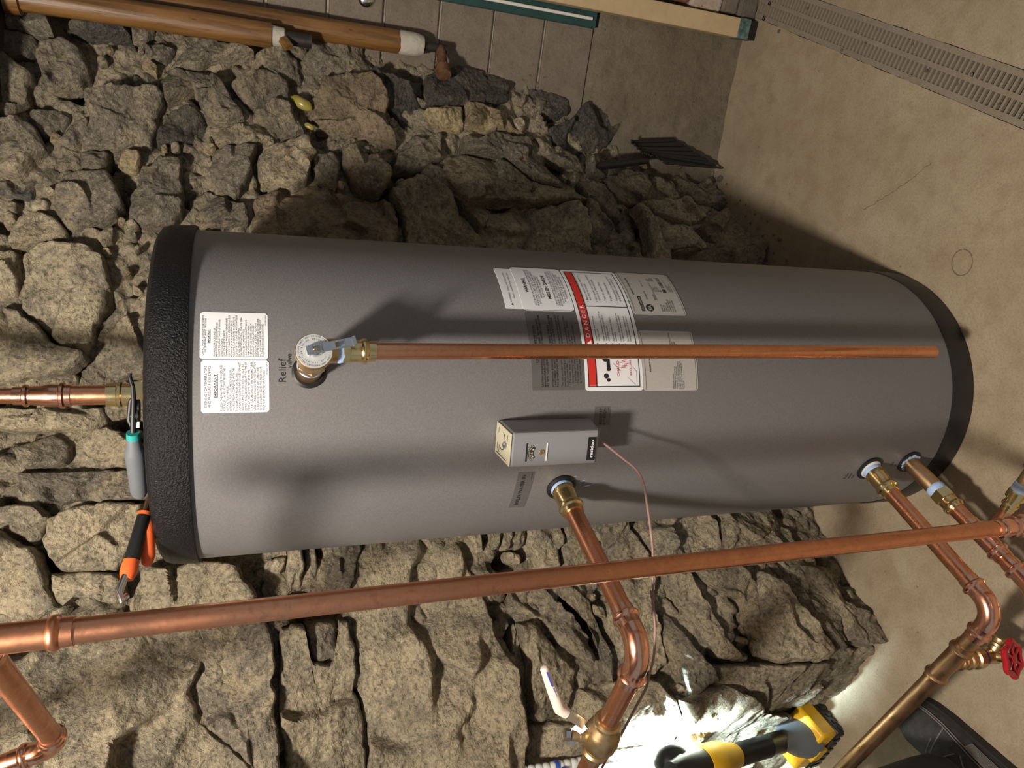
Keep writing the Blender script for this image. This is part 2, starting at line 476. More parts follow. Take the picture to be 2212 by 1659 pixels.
wall = None
def make_stone(poly_sz, seed, mat, lift=0.0, nseg=None, rings=None, name='stone', tilt_k=0.16):
    rng = np.random.RandomState(seed)
    b, per = resample(poly_sz, 200)
    n = nseg or int(np.clip(per / 0.0062, 28, 190))
    b, per = resample(poly_sz, n)
    b = (np.roll(b, 1, 0) + 4 * b + np.roll(b, -1, 0)) / 6
    x, y = b[:, 0], b[:, 1]
    cr = x * np.roll(y, -1) - np.roll(x, -1) * y
    A = cr.sum() / 2
    c = np.array([((x + np.roll(x, -1)) * cr).sum(), ((y + np.roll(y, -1)) * cr).sum()]) / (6 * A)
    size = math.sqrt(abs(A))
    jit = fbm(np.c_[b * 45, np.full(n, seed * 1.7)], 3) * min(0.011, 0.09 * size)
    d = b - c; dl = np.linalg.norm(d, axis=1, keepdims=True)
    b = b + d / dl * (jit[:, None] + 0.002)
    nr = rings or int(np.clip(size / 0.0075, 6, 34))
    e = min(0.30, 0.0065 / max(size * 0.5, 1e-3))
    fr = [1.0, 1 - e * 0.12, 1 - e * 0.4, 1 - e * 0.8] + list(np.linspace(1 - e * 1.3, 0.0, nr))[:-1]
    rise = [0.055, 0.016, 0.006, 0.0015] + [0.0] * (nr - 1)
    pts = []; up = []
    for f, h in zip(fr, rise):
        pts.append(c + (b - c) * f); up.append(np.full(n, h) + (-0.004 * min(1, size / 0.1) * (1 - f * f)))
    pts.append(c[None, :]); up.append(np.array([-0.004 * min(1, size / 0.1)]))
    P = np.concatenate(pts); U = np.concatenate(up)
    # chipped facets: nearest of a few random sites, each with its own small tilt
    k = int(np.clip(size / 0.014, 3, 26))
    site = c + (rng.rand(k, 2) - 0.5) * size * 1.5
    tilt = (rng.rand(k, 2) - 0.5) * 0.75; offs = (rng.rand(k) - 0.5) * min(0.022, 0.14 * size)
    dist = np.linalg.norm((P[:, None, :] - site[None]) * [1, 1.25], axis=2) + 0.012 * fbm(np.c_[P * 30, np.full(len(P), seed)], 2)[:, None]
    w = np.exp(-dist / max(0.0022, 0.016 * size)); w /= w.sum(1, keepdims=True)
    fac = (w * (offs[None] + ((P[:, None, :] - site[None]) * tilt[None]).sum(2))).sum(1)
    gt = (P - c) @ ((rng.rand(2) - 0.5) * 2 * tilt_k)
    q = np.c_[P, np.full(len(P), seed * 3.1)]
    nz = 0.010 * fbm(q * [9, 11, 1], 3) * min(1, size / 0.08) + 0.010 * np.abs(fbm(q * [24, 30, 1], 4, .6)) + 0.0045 * fbm(q * [75, 95, 1], 3, .6)
    nn = nf(P[:, 0], P[:, 1]) - lift + U + fac + gt + nz
    vs = WT[None] * P[:, :1] + WQ[None] * nn[:, None]; vs[:, 2] = P[:, 1]
    vs[:, 2] = np.maximum(vs[:, 2], -0.01)
    m = len(fr); fs = []
    for i in range(m - 1):
        for k2 in range(n):
            k3 = (k2 + 1) % n
            fs.append((i * n + k2, i * n + k3, (i + 1) * n + k3, (i + 1) * n + k2))
    for k2 in range(n):
        fs.append(((m - 1) * n + k2, (m - 1) * n + (k2 + 1) % n, m * n))
    if A < 0: fs = [tuple(reversed(f)) for f in fs]
    me = bpy.data.meshes.new(name)
    cc = wp(c[0], c[1], float(nf(c[0], c[1])))
    me.from_pydata((vs - cc).tolist(), [], fs)
    me.polygons.foreach_set('use_smooth', [True] * len(me.polygons))
    me.set_sharp_from_angle(angle=R(38))
    me.materials.append(mat)
    o = bpy.data.objects.new(name, me); COL.objects.link(o); o.parent = wall; o.location = tuple(cc)
    return o

T_, G_, D_, B_, Y_ = 'stone_tan', 'stone_grey', 'stone_dark', 'stone_brown', 'stone_yellow'
STONES = [
 (G_, .01, '0,130 49,152 79,174 54,217 24,260 -30,250 -30,130'),
 (G_, .01, '92,108 152,100 190,127 195,163 174,187 106,198 92,163 81,133'),
 (D_, -.03, '201,187 233,146 239,130 245,160 236,190 225,207 202,202'),
 (D_, -.015, '260,136 293,130 336,187 301,202 266,190'),
 (G_, 0, '342,184 361,155 393,146 426,174 429,190 393,212 361,225 350,203'),
 (G_, .015, '190,222 274,202 315,202 336,197 355,217 339,282 328,320 244,325 174,320 193,285 195,258'),
 (D_, 0, '342,293 374,244 429,233 448,271 434,293 374,312 339,312'),
 (G_, -.01, '60,239 130,231 155,252 136,274 106,293 62,271'),
 (G_, -.01, '117,309 163,260 193,252 190,304 160,323'),
 (G_, .015, '-40,269 46,266 79,285 111,331 81,350 41,385 -40,374'),
 (G_, 0, '168,325 201,323 241,334 233,358 217,377 184,377 174,350'),
 (Y_, 0, '252,358 271,330 304,339 309,350 293,377 271,372'),
 (G_, .01, '309,361 350,342 391,353 393,385 398,418 400,455 375,487 320,498 280,470 283,430 296,401'),
 (G_, .005, '450,380 461,320 556,312 545,350 532,401 507,434 472,407'),
 (G_, .015, '141,385 233,377 258,420 266,452 244,484 203,492 146,503 120,460 125,420'),
 (T_, .015, '49,476 95,462 130,479 149,506 144,519 90,527 30,541 27,500'),
 (T_, .02, '49,552 108,525 176,536 231,563 244,639 225,671 206,725 190,763 136,753 76,698 46,671 54,617'),
 (T_, 0, '209,514 231,492 250,495 244,530 228,538'),
 (G_, .005, '228,693 260,652 330,644 340,807 244,823 198,761'),
 (T_, .005, '-40,650 41,675 73,702 130,757 190,773 168,810 -40,826'),
 (T_, .012, '-40,884 81,884 222,879 233,914 201,930 130,930 33,930 -40,924'),
 (T_, .01, '35,974 130,936 160,974 146,1006 54,1014'),
 (T_, .005, '163,952 217,927 285,941 320,1006 206,1014 168,990'),
 (G_, .01, '41,1022 320,1018 330,1080 190,1085 103,1091 68,1071'),
 (T_, .005, '-40,1093 95,1096 112,1120 93,1161 79,1180 16,1143 -40,1140'),
 (T_, .02, '105,1122 192,1090 320,1090 305,1153 272,1207 255,1232 136,1232 89,1166'),
 (T_, .01, '-40,1165 14,1148 80,1190 103,1255 131,1317 81,1334 -40,1345'),
 (T_, .02, '108,1238 250,1238 271,1255 277,1297 244,1303 206,1288 168,1286 136,1313 110,1270'),
 (T_, .02, '285,1287 322,1228 380,1219 420,1212 510,1222 548,1278 556,1330 380,1345 287,1350'),
 (T_, .02, '-40,1400 40,1420 160,1385 418,1352 441,1425 410,1488 430,1560 536,1645 550,1760 -40,1760'),
 (G_, .025, '424,1350 578,1336 592,1390 588,1480 599,1590 610,1760 566,1760 546,1640 440,1556 420,1488 451,1425'),
 (T_, .005, '622,1180 650,1175 655,1221 650,1277 620,1264'),
 (G_, -.01, '660,1180 678,1175 687,1240 681,1270 656,1277'),
 (G_, .01, '706,1165 786,1157 768,1221 752,1280 703,1285'),
 (T_, .03, '790,1160 831,1150 978,1141 997,1188 1012,1232 1032,1280 1052,1313 1057,1362 1098,1435 1102,1489 1122,1576 1112,1640 1080,1760 800,1760 792,1560 776,1500 773,1421 760,1340 751,1318 757,1258'),
 (T_, .02, '608,1358 655,1350 662,1400 675,1436 735,1424 728,1346 746,1342 765,1400 767,1500 783,1560 790,1760 626,1760 602,1489 604,1400'),
 (G_, .014, '660,1349 723,1341 731,1418 679,1430'),
 (T_, 0, '1005,1141 1040,1138 1045,1191 1026,1197'),
 (T_, 0, '1060,1136 1082,1132 1078,1185 1062,1190'), (T_, 0, '1087,1130 1112,1128 1101,1188 1083,1190'),
 (G_, .005, '1117,1128 1137,1126 1130,1181 1112,1192'),
 (T_, .01, '1142,1124 1198,1118 1210,1156 1203,1225 1172,1240 1140,1172'),
 (T_, .01, '1214,1126 1239,1116 1276,1230 1210,1240'),
 (G_, .012, '1286,1112 1338,1108 1348,1143 1392,1196 1400,1222 1325,1226 1293,1146'),
 (T_, .012, '1380,1106 1515,1095 1540,1131 1560,1185 1553,1218 1410,1215 1398,1190 1360,1140'),
 (T_, .01, '1545,1094 1640,1085 1690,1130 1720,1200 1660,1205 1565,1214 1560,1160'),
 (T_, -.01, '1107,1430 1113,1346 1121,1350 1134,1431 1138,1550 1128,1556'),
 (T_, .02, '1114,1344 1142,1339 1196,1404 1240,1448 1243,1480 1218,1540 1169,1559 1142,1556 1138,1431'),
 (G_, .012, '1104,1276 1172,1265 1273,1376 1281,1424 1270,1432 1202,1395 1153,1321 1110,1323'),
 (G_, 0, '1180,1261 1224,1255 1272,1299 1319,1420 1321,1480 1296,1453 1277,1345 1224,1299'),
 (T_, .012, '1330,1247 1403,1239 1409,1317 1428,1372 1445,1440 1420,1462 1392,1430 1340,1420 1305,1330'),
 (T_, .016, '1416,1237 1473,1231 1563,1372 1615,1430 1560,1425 1511,1370 1457,1297'),
 (G_, .022, '1413,1290 1473,1366 1508,1421 1536,1467 1489,1495 1453,1442 1432,1372'),
 (T_, .015, '1484,1229 1587,1218 1648,1288 1650,1395 1609,1351 1595,1299 1527,1261'),
 (T_, .02, '1628,1228 1680,1263 1797,1394 1778,1424 1680,1432 1658,1421 1616,1347'),
 (T_, .012, '1722,1219 1762,1225 1818,1299 1883,1331 1928,1383 1872,1396 1837,1383 1802,1304 1748,1263'),
 (G_, -.012, '1655,1211 1718,1219 1762,1276 1811,1361 1822,1413 1802,1391 1693,1261'),
 (T_, .015, '1540,1440 1612,1437 1661,1436 1780,1428 1800,1459 1773,1467 1722,1525 1650,1530 1560,1500'),
 (T_, .02, '1244,1562 1246,1490 1330,1470 1400,1470 1440,1500 1430,1640 1425,1760 1150,1760 1135,1640 1142,1566'),
 (T_, .02, '1446,1505 1490,1502 1545,1475 1640,1540 1705,1540 1690,1640 1660,1760 1432,1760'),
 (G_, .01, '595,103 622,76 674,90 660,130 636,125'),
 (G_, .005, '552,130 590,108 641,133 652,174 617,179 581,163'),
 (G_, .005, '674,92 722,92 771,103 820,152 798,163 744,174 690,163 652,127'),
 (B_, .02, '674,214 695,184 744,174 801,179 828,217 836,271 853,320 744,287 690,266 671,244'),
 (D_, -.01, '801,163 880,184 918,233 912,271 880,274 839,231'),
 (D_, 0, '918,163 1002,149 1056,155 1100,184 1100,217 961,236 923,228'),
 (Y_, .015, '912,246 975,235 996,238 1000,284 961,284'),
 (G_, .012, '739,323 771,320 839,380 839,399 815,434 771,415 739,358'),
 (G_, 0, '674,347 717,334 736,361 725,412 690,401 676,374'),
 (B_, .03, '543,493 552,438 595,420 712,429 825,436 842,447 855,493 853,575 543,555'),
 (T_, .015, '841,416 907,386 950,420 986,460 1030,520 1070,580 880,575 872,482 846,440'),
 (G_, .005, '903,380 923,360 948,365 988,418 1053,480 1034,502 990,450'),
 (T_, .01, '1047,455 1240,449 1254,470 1254,600 1080,590 1040,520'),
 (G_, .012, '1256,437 1266,442 1308,505 1330,590 1258,600'),
 (G_, 0, '1250,390 1273,390 1302,408 1327,444 1338,474 1334,485 1306,465 1273,429'),
 (G_, .012, '1299,388 1352,372 1377,377 1415,408 1449,431 1408,440 1356,445 1336,440 1306,408'),
 (T_, 0, '1406,383 1460,395 1478,424 1451,429 1415,406'),
 (T_, .015, '1368,451 1417,437 1476,431 1535,451 1537,455 1515,478 1503,488 1431,472'),
 (T_, .012, '1347,474 1360,458 1431,475 1503,494 1537,533 1449,542 1440,590 1400,590 1377,505'),
 (B_, .02, '1510,494 1551,460 1610,512 1637,537 1632,600 1449,600 1449,546 1541,536'),
 (G_, -.005, '1268,349 1284,336 1306,342 1361,342 1350,368 1299,386 1272,382'),
 (D_, -.02, '1128,185 1191,197 1221,215 1233,239 1209,248 1158,236 1128,209'),
 (D_, -.005, '1235,257 1260,233 1298,245 1331,268 1338,286 1300,328 1211,320 1181,276'),
 (Y_, .012, '1004,235 1030,229 1084,250 1119,279 1143,289 1060,284 1004,280'),
 (G_, .005, '1000,297 1072,288 1143,303 1158,343 1191,385 1211,413 1167,398 1089,341 1000,326'),
 (T_, .01, '1000,333 1089,348 1165,403 1243,426 1258,445 1045,448 1000,457 960,410 955,350'),
 (G_, 0, '1151,300 1191,312 1237,327 1255,352 1261,371 1209,350 1169,322'),
 (G_, .005, '552,250 590,225 625,231 652,271 660,287 608,298 590,271'),
 (G_, .008, '500,190 533,174 579,165 623,184 628,226 581,223 541,237'),
 (G_, .005, '395,148 445,160 483,190 502,225 523,244 530,260 463,271 434,229'),
 (D_, -.02, '466,168 510,168 513,217 499,225'),
 (G_, .005, '363,144 388,114 439,90 523,108 551,127 532,130 456,136 431,150'),
 (G_, 0, '309,100 380,106 361,130 320,127'),
 (G_, .01, '279,65 315,62 339,73 317,90 288,90'),
 (D_, .01, '152,73 179,57 271,65 283,90 190,87'),
 (D_, .005, '-40,79 76,79 93,100 68,125 -40,119'),
 (D_, -.02, '-40,388 41,390 80,357 84,380 68,430 -40,420'),
 (T_, .01, '570,318 665,300 680,335 660,395 640,410 565,405 556,360'),
 (G_, 0, '404,425 445,405 470,418 500,440 535,450 540,485 420,490 406,460'),
 (G_, .005, '860,330 900,290 955,290 950,350 900,372 845,375'),
 (T_, 0, '470,278 545,262 580,280 600,300 560,308 462,314'),
 (T_, 0, '0,548 40,548 44,615 40,650 -40,640 -40,548'),
]
# ---------------------------------------------------------------- mortar core of the stone wall
S0, S1, DS = -1.9, 1.0, 0.0090
ns = int((S1 - S0) / DS) + 1; nz_ = int(2.52 / DS) + 1
ss, zz = np.meshgrid(np.linspace(S0, S1, ns), np.linspace(-0.02, 2.50, nz_), indexing='ij')
ps = np.c_[ss.ravel(), zz.ravel(), np.zeros(ss.size)]
base = nf(ps[:, 0], ps[:, 1])
lump = np.abs(fbm(ps * 15, 4, .6))
crumb = fbm(ps * 55, 4, 0.6)
cav = np.clip(fbm(ps * 16 + 9, 3) - 0.20, 0, 1)
rugm = np.clip((ps[:, 0] - 0.05) / 0.15, 0, 1) * np.clip((ps[:, 1] - 0.3) / 0.15, 0, 1)
nn = base + 0.010 - 0.022 * lump - 0.020 * crumb + 0.24 * cav + 0.004 * rugm + 0.03 * rugm * np.clip(fbm(ps * 9 + 4, 3) - .05, 0, 1)
vs = WT[None] * ps[:, :1] + WQ[None] * nn[:, None]; vs[:, 2] = ps[:, 1]
idx = np.arange(ns * nz_).reshape(ns, nz_)
fs = np.stack([idx[:-1, :-1], idx[1:, :-1], idx[1:, 1:], idx[:-1, 1:]], -1).reshape(-1, 4)
me = bpy.data.meshes.new('wall_back'); me.from_pydata(vs.tolist(), [], fs.tolist())
me.polygons.foreach_set('use_smooth', [True] * len(me.polygons)); me.materials.append(M['mortar'])
wall = bpy.data.objects.new('wall_back', me); COL.objects.link(wall); wall['kind'] = 'structure'
ORG['wall_back'] = np.zeros(3)
POLYS = []
for i, (mt, lift, txt) in enumerate(STONES):
    sz = [wall_sz(*map(float, t.split(','))) for t in txt.split()]
    POLYS.append(np.array(sz))
    cs, cz = np.mean(sz, axis=0)
    rug = 1.0 if (cs > 0.12 and cz > 0.35) or cz > 1.25 else 0.0
    make_stone(sz, 11 + i, M[mt], lift + 0.006 + rug * (0.002 + 0.012 * ((i * 37) % 10) / 10), tilt_k=0.16 + 0.20 * rug)
def inside(poly, p):
    x, y = p; c = False; n = len(poly)
    for i in range(n):
        x1, y1 = poly[i]; x2, y2 = poly[i - 1]
        if (y1 > y) != (y2 > y) and x < (x2 - x1) * (y - y1) / (y2 - y1) + x1: c = not c
    return c
rng = random.Random(8); made = 0; tries = 0
while made < 90 and tries < 4000:
    tries += 1
    px, py = rng.uniform(0, 1650), rng.choice([rng.uniform(60, 560), rng.uniform(60, 1250), rng.uniform(1130, 1500)])
    if 440 < px and 560 < py < 1130: continue
    if py < 60 + 0.15 * px * 0.8: continue
    s, z = wall_sz(px, py)
    if z < 0.01: continue
    rr = rng.uniform(0.007, 0.020)
    if any(inside(P, (s + dx * rr * .6, z + dz * rr * .6)) for P in POLYS for dx, dz in ((0, 0), (1, 0), (-1, 0), (0, 1), (0, -1))): continue
    k = rng.randint(4, 6); a0 = rng.random() * 6.28; el = rng.uniform(0.6, 1.0)
    poly = []
    for j in range(k):
        a = 6.2832 * j / k; r = rr * rng.uniform(0.6, 1.35)
        u, v = r * math.cos(a), r * el * math.sin(a)
        poly.append((s + u * math.cos(a0) - v * math.sin(a0), z + u * math.sin(a0) + v * math.cos(a0)))
    make_stone(poly, 900 + made, M[rng.choice([T_, T_, G_, Y_])], rng.uniform(0.0, 0.016), 16, 5)
    made += 1

# stones beyond the picture's edge, laid in rough courses
rng = random.Random(21); zrow = 0.02
while zrow < 2.42:
    hrow = rng.uniform(0.10, 0.17); srow = -1.88 + rng.uniform(0, .08)
    while srow < 0.95:
        wr_ = rng.uniform(0.12, 0.26); cs, cz = srow + wr_ / 2, zrow + hrow / 2
        poly = []
        for (u, v) in ((0, 0), (.5, .02), (1, 0), (1, .5), (1, 1), (.55, .98), (0, 1), (.02, .45)):
            poly.append((srow + wr_ * u * .95 + rng.uniform(-.012, .012), zrow + hrow * v * .93 + rng.uniform(-.012, .012)))
        if not any(inside(P, q) for P in POLYS for q in poly + [(cs, cz)]) and (cs < -0.80 or cz > 1.72):
            make_stone(poly, 2000 + int(srow * 100) + int(zrow * 1000), M[rng.choice([T_, T_, G_, B_])], rng.uniform(0.004, 0.02))
        srow += wr_
    zrow += hrow

# ---------------------------------------------------------------- block wall on the far side of the corner
BA = R(-24)
BD = np.array([math.cos(BA), math.sin(BA), 0]); BN = np.array([BD[1], -BD[0], 0]); B0 = np.array([0.87, 0.49, 0.0])
def bw(w, z, off=0.0): return B0 + BD * w + BN * off + np.array([0, 0, z])
def blk(px, py, off=0.0):
    r = ray(px, py); o = B0 + BN * off; t = ((o - CAM) @ BN) / (r @ BN); P = CAM + r * t
    return float((P - B0) @ BD), float(P[2])
bx = MB()
bx.box(bw(0.9, 1.225, -0.106), (1.45, 0.10, 1.275), [BD, BN, (0, 0, 1)])
wall_r = tag(bx.build('wall_right', M['block_mortar'], smooth=False), kind='structure')
rng = random.Random(3)
zs = [0.462, 0.604, 0.745, 0.886, 1.026, 1.160, 1.300, 1.440, 1.580, 1.720, 1.860, 2.0, 2.14, 2.28, 2.42]
for ci in range(len(zs) - 1):
    z0, z1 = zs[ci] + 0.004, zs[ci + 1] - 0.004
    w = -0.60 + (0.08 if ci % 2 else 0.0)
    while w < 2.2:
        b = MB(); j = rng.uniform(-0.002, 0.002)
        b.box(bw(w + 0.196, (z0 + z1) / 2, j - 0.0065), (0.196, 0.010, (z1 - z0) / 2), [BD, BN, (0, 0, 1)])
        b.build('block', M['block'], wall_r, smooth=False, bevel=0.003)
        w += 0.40
# dark parged footing below the blocks, lumpy towards the stone corner
ww, zg = np.meshgrid(np.linspace(-0.5, 2.2, 240), np.linspace(-0.01, 0.475, 60), indexing='ij')
pp = np.c_[ww.ravel(), zg.ravel(), np.zeros(ww.size)]
off = 0.012 + 0.006 * fbm(pp * 7, 4) + 0.003 * fbm(pp * 40, 3) + 0.05 * np.clip(-pp[:, 0] - 0.02, 0, 0.3) * (1 + fbm(pp * 12, 3)) + 0.02 * np.clip(0.06 - pp[:, 1], 0, 1) * 3
off -= 0.03 * np.clip((pp[:, 1] - 0.45) / 0.02, 0, 1)
vs = B0[None] + BD[None] * pp[:, :1] + BN[None] * off[:, None]; vs[:, 2] = pp[:, 1]
idx = np.arange(240 * 60).reshape(240, 60)
fs = np.stack([idx[:-1, :-1], idx[1:, :-1], idx[1:, 1:], idx[:-1, 1:]], -1).reshape(-1, 4)
p = MB(); p.add(vs, fs.tolist()); p.build('parging', M['parge'], wall_r, fix=False)

# ---------------------------------------------------------------- trench drain grate sections
def grate(a0, a1, label):
    root = thing('drain_grate', dr(a0, 0, 0), label, 'drain', 'trench drain grates')
    g = MB(); zt, zb = 0.001, -0.007
    def bar(x0, x1, y0, y1, top=zt):
        c = dr((x0 + x1) / 2, (y0 + y1) / 2, (top + zb) / 2)
        g.box(c, ((x1 - x0) / 2, (y1 - y0) / 2, (top - zb) / 2), [(*DRD, 0), (*DRN, 0), (0, 0, 1)])
    bar(a0, a1, 0.0, 0.012); bar(a0, a1, DW - 0.012, DW); bar(a0, a1, DW / 2 - 0.005, DW / 2 + 0.005)
    n = int((a1 - a0) / 0.0128); st = (a1 - a0) / n
    bar(a0, a0 + 0.004, 0, DW); bar(a1 - 0.004, a1, 0, DW)
    g.build('frame', M['grate'], root, smooth=False)
    y0, y1 = 0.011, DW / 2 - 0.004; hh = (zt - 0.0004 - zb) / 2
    bm_ = MB(); bm_.box((0, 0, 0), (st * 0.22, (y1 - y0) / 2, hh), [(*DRD, 0), (*DRN, 0), (0, 0, 1)])
    first = bm_.build('cross_bar', M['grate'], None, smooth=False)
    first.parent = root; k = 0; o0 = org(root)
    for i in range(1, n):
        x = a0 + st * i
        for yc in ((y0 + y1) / 2, DW - (y0 + y1) / 2):
            o = first if k == 0 else first.copy()
            if k: COL.objects.link(o); o.parent = root
            o.location = tuple(np.array(dr(x, yc, zb + hh)) - o0); k += 1
grate(-0.42, 0.628, 'long weathered slotted drain grate running across the concrete floor')
grate(0.632, 0.80, 'end piece of slotted drain grate beside the concrete pier')

cl = MB(); cl.box((-0.2, -1.2, 2.53), (2.6, 2.6, 0.02))
ceil_ = tag(cl.build('ceiling', M['ceiling_wood'], smooth=False), kind='structure')
for i in range(9):
    b = MB(); b.box((-2.4 + i * 0.55, -1.2, 2.44), (0.022, 2.6, 0.07)); b.build('joist', M['ceiling_wood'], ceil_, smooth=False)
# ================================================================ TEXT
def text_geo(body, size, align='LEFT', line=1.0, bold=0.0, shear=0.0, width=1.0):
    """flat letter shapes as (verts 2D, faces); built once, then wrapped onto a surface"""
    cu = bpy.data.curves.new('t', 'FONT'); cu.body = body; cu.size = size; cu.align_x = align
    cu.space_line = line; cu.resolution_u = 2; cu.offset = bold; cu.shear = shear
    cu.fill_mode = 'FRONT' if hasattr(cu, 'fill_mode') else cu.fill_mode
    ob = bpy.data.objects.new('t', cu)
    me = ob.to_mesh()
    v = np.array([p.co[:] for p in me.vertices]) if len(me.vertices) else np.zeros((0, 3))
    f = [tuple(p.vertices) for p in me.polygons]
    ob.to_mesh_clear(); bpy.data.objects.remove(ob); bpy.data.curves.remove(cu)
    if len(v): v[:, 0] *= width
    return v[:, :2] if len(v) else v, f
def text_fit(body, w, h, align='LEFT', line=1.0, bold=0.0):
    """scaled so that the block is w wide and h tall, lower left corner at 0, 0"""
    v, f = text_geo(body, 1.0, align, line, bold)
    lo = v.min(0); hi = v.max(0)
    return (v - lo) / (hi - lo) * [w, h], f
class Wrap:
    """collects flat shapes in label coordinates (arc degrees right, metres up) and wraps them round the tank"""
    def __init__(self, eps): self.m = MB(); self.eps = eps
    def text(self, body, th0, z0, th1, z1, align='LEFT', line=1.0, bold=0.0):
        w = R(th1 - th0) * RT
        v, f = text_fit(body, w, z1 - z0, align, line, bold)
        self.m.add([tk(th0 + math.degrees(x / RT), z0 + y, RT + self.eps) for x, y in v], f); return self
    def rect(self, th0, z0, th1, z1, n=None):
        n = n or max(1, int(abs(th1 - th0) / 1.5))
        vs = []; fs = []
        for i in range(n + 1):
            t = th0 + (th1 - th0) * i / n
            vs += [tk(t, z0, RT + self.eps), tk(t, z1, RT + self.eps)]
        for i in range(n): fs.append((2 * i, 2 * i + 2, 2 * i + 3, 2 * i + 1))
        self.m.add(vs, fs); return self
    def poly(self, pts):
        self.m.add([tk(t, z, RT + self.eps) for t, z in pts], [tuple(range(len(pts)))]); return self
    def build(self, name, m, parent): return self.m.build(name, m, parent, smooth=False, fix=False)
def sticker(name, root, th0, z0, th1, z1, mat, eps=0.0006, rad=0.003, label=None):
    """thin rounded sticker bent round the tank"""
    m = MB(); n = max(4, int(abs(th1 - th0) / 0.6)); top = []; bot = []
    W = R(abs(th1 - th0)) * RT
    for i in range(n + 1):
        t = th0 + (th1 - th0) * i / n; x = W * i / n
        e = min(x, W - x); cut = rad - math.sqrt(max(0, rad * rad - (rad - e) ** 2)) if e < rad else 0
        top.append((t, z1 - cut)); bot.append((t, z0 + cut))
    vs = [tk(t, z, RT + eps) for t, z in bot] + [tk(t, z, RT + eps) for t, z in top]
    vs += [tk(t, z, RT - 0.001) for t, z in bot] + [tk(t, z, RT - 0.001) for t, z in top]
    k = n + 1; fs = [(i, i + 1, k + i + 1, k + i) for i in range(n)]
    for i in range(n):
        fs.append((2 * k + i, 2 * k + i + 1, i + 1, i)); fs.append((k + i, k + i + 1, 3 * k + i + 1, 3 * k + i))
    fs += [(0, k, 3 * k, 2 * k), (k - 1, 3 * k - 1, 4 * k - 1, 2 * k - 1)]
    m.add(vs, fs)
    o = m.build(name, mat, root, smooth=False, fix=False)
    if label: o['label'] = label
    return o

# ================================================================ WATER TANK
tank = thing('water_heater_tank', (0, 0, 0), 'tall grey cylindrical water heater tank with black cap and base ring', 'water heater')
b = MB(); b.lathe((0, 0, 0.05), (0, 0, 1), [(0, RT - 0.002), (0.001, RT), (1.372, RT), (1.373, RT - 0.01)], 128)
b.build('shell', M['tank'], tank)
b = MB(); rc = RT + 0.006
b.lathe((0, 0, 1.415), (0, 0, 1), [(0, RT - 0.004), (0.0, rc), (0.004, rc + 0.001), (0.036, rc - 0.001), (0.046, rc - 0.005), (0.052, rc - 0.014), (0.055, rc - 0.03), (0.057, 0.05), (0.057, 0)], 128)
b.build('top_cap', M['cap'], tank, ang=60)
b = MB(); b.lathe((0, 0, 0), (0, 0, 1), [(0, 0), (0, RT), (0.003, RT + 0.003), (0.050, RT + 0.003), (0.056, RT + 0.001), (0.056, RT - 0.01)], 128)
b.build('base_ring', M['base_ring'], tank)

def collar(th, z, r, name, mat, depth=0.004, rin=0.55, parent=tank):
    p = tk(th, z, RT - 0.002); d = tk(th, 0, 1.0); m = MB()
    m.lathe(p, d, [(0.0, r), (depth, r), (depth + 0.002, r - 0.003), (depth + 0.001, r * rin), (0.0, r * rin * 0.9), (-0.0005, 0)], 40)
    return m.build(name, mat, parent)
collar(6.2, 1.2645, 0.0228, 'port_ring', M['rubber'])
collar(-36.9, 0.8686, 0.0250, 'port_ring', M['rubber'])
collar(-37.3, 0.2135, 0.0270, 'port_ring', M['rubber'])
collar(-34.9, 0.1185, 0.0250, 'port_ring', M['rubber'])

# ---- stickers
s = sticker('french_relief_sticker', tank, 9.85, 1.3168, 24.4, 1.4010, M['paper'], label='white sticker with French temperature and pressure relief text')
w = Wrap(0.0009)
w.text('ORIFICE POUR DISPOSITIF DE SÛRETÉ\nDE TEMPÉRATURE ET PRESSION', 10.9, 1.3935, 23.3, 1.3990, 'CENTER')
w.text('IMPORTANT', 14.6, 1.3892, 18.8, 1.3917, bold=0.02).rect(14.6, 1.3884, 18.8, 1.3887)
w.text('SUIVRE LES PROCÉDURES DE\nMAINTENANCE DES SOUPAPES DE\nSÛRETÉ FIGURANT DANS LE MANUEL\nD\'INSTRUCTIONS.\nUNE SOUPAPE DE SÛRETÉ\nTEMPÉRATURE-PRESSION RÉPERTORIÉE\nCOMME CONFORME À L\'ÉDITION LA PLUS\nRÉCENTE DE LA NORME ANSI Z21.22\nRELATIVE AUX SOUPAPES DE SÛRETÉ ET\nDISPOSITIFS DE COUPURE AUTOMATIQUE\nDE GAZ POUR LES SYSTÈMES\nD\'ALIMENTATION D\'EAU CHAUDE SERA\nINSTALLÉE AU MOMENT DE\nL\'INSTALLATION DU CHAUFFE-EAU À\nL\'EMPLACEMENT SPÉCIFIÉ PAR LE\nFABRICANT. LES CODES LOCAUX\nRÉGIRONT L\'INSTALLATION DES\nDISPOSITIFS DE SÛRETÉ. POUR UN\nFONCTIONNEMENT SÛR DU CHAUFFE-\nEAU LA SOUPAPE DE SÛRETÉ NE DOIT\nPAS ÊTRE DÉPOSÉE OU BOUCHÉE.', 10.6, 1.3225, 23.5, 1.3852)
w.text('100274810 REVA', 20.2, 1.3192, 23.7, 1.3205)
w.build('lettering', M['grey_ink'], s)
s = sticker('english_relief_sticker', tank, -5.55, 1.3160, 9.55, 1.3995, M['paper'], label='white sticker with English temperature and pressure relief text')
w = Wrap(0.0009)
w.text('OPENING FOR TEMPERATURE\nAND PRESSURE RELIEF DEVICE', -4.0, 1.3880, 8.0, 1.3955, 'CENTER')
w.text('IMPORTANT', -1.2, 1.3805, 5.6, 1.3842, bold=0.025).rect(-1.2, 1.3793, 5.6, 1.3798)
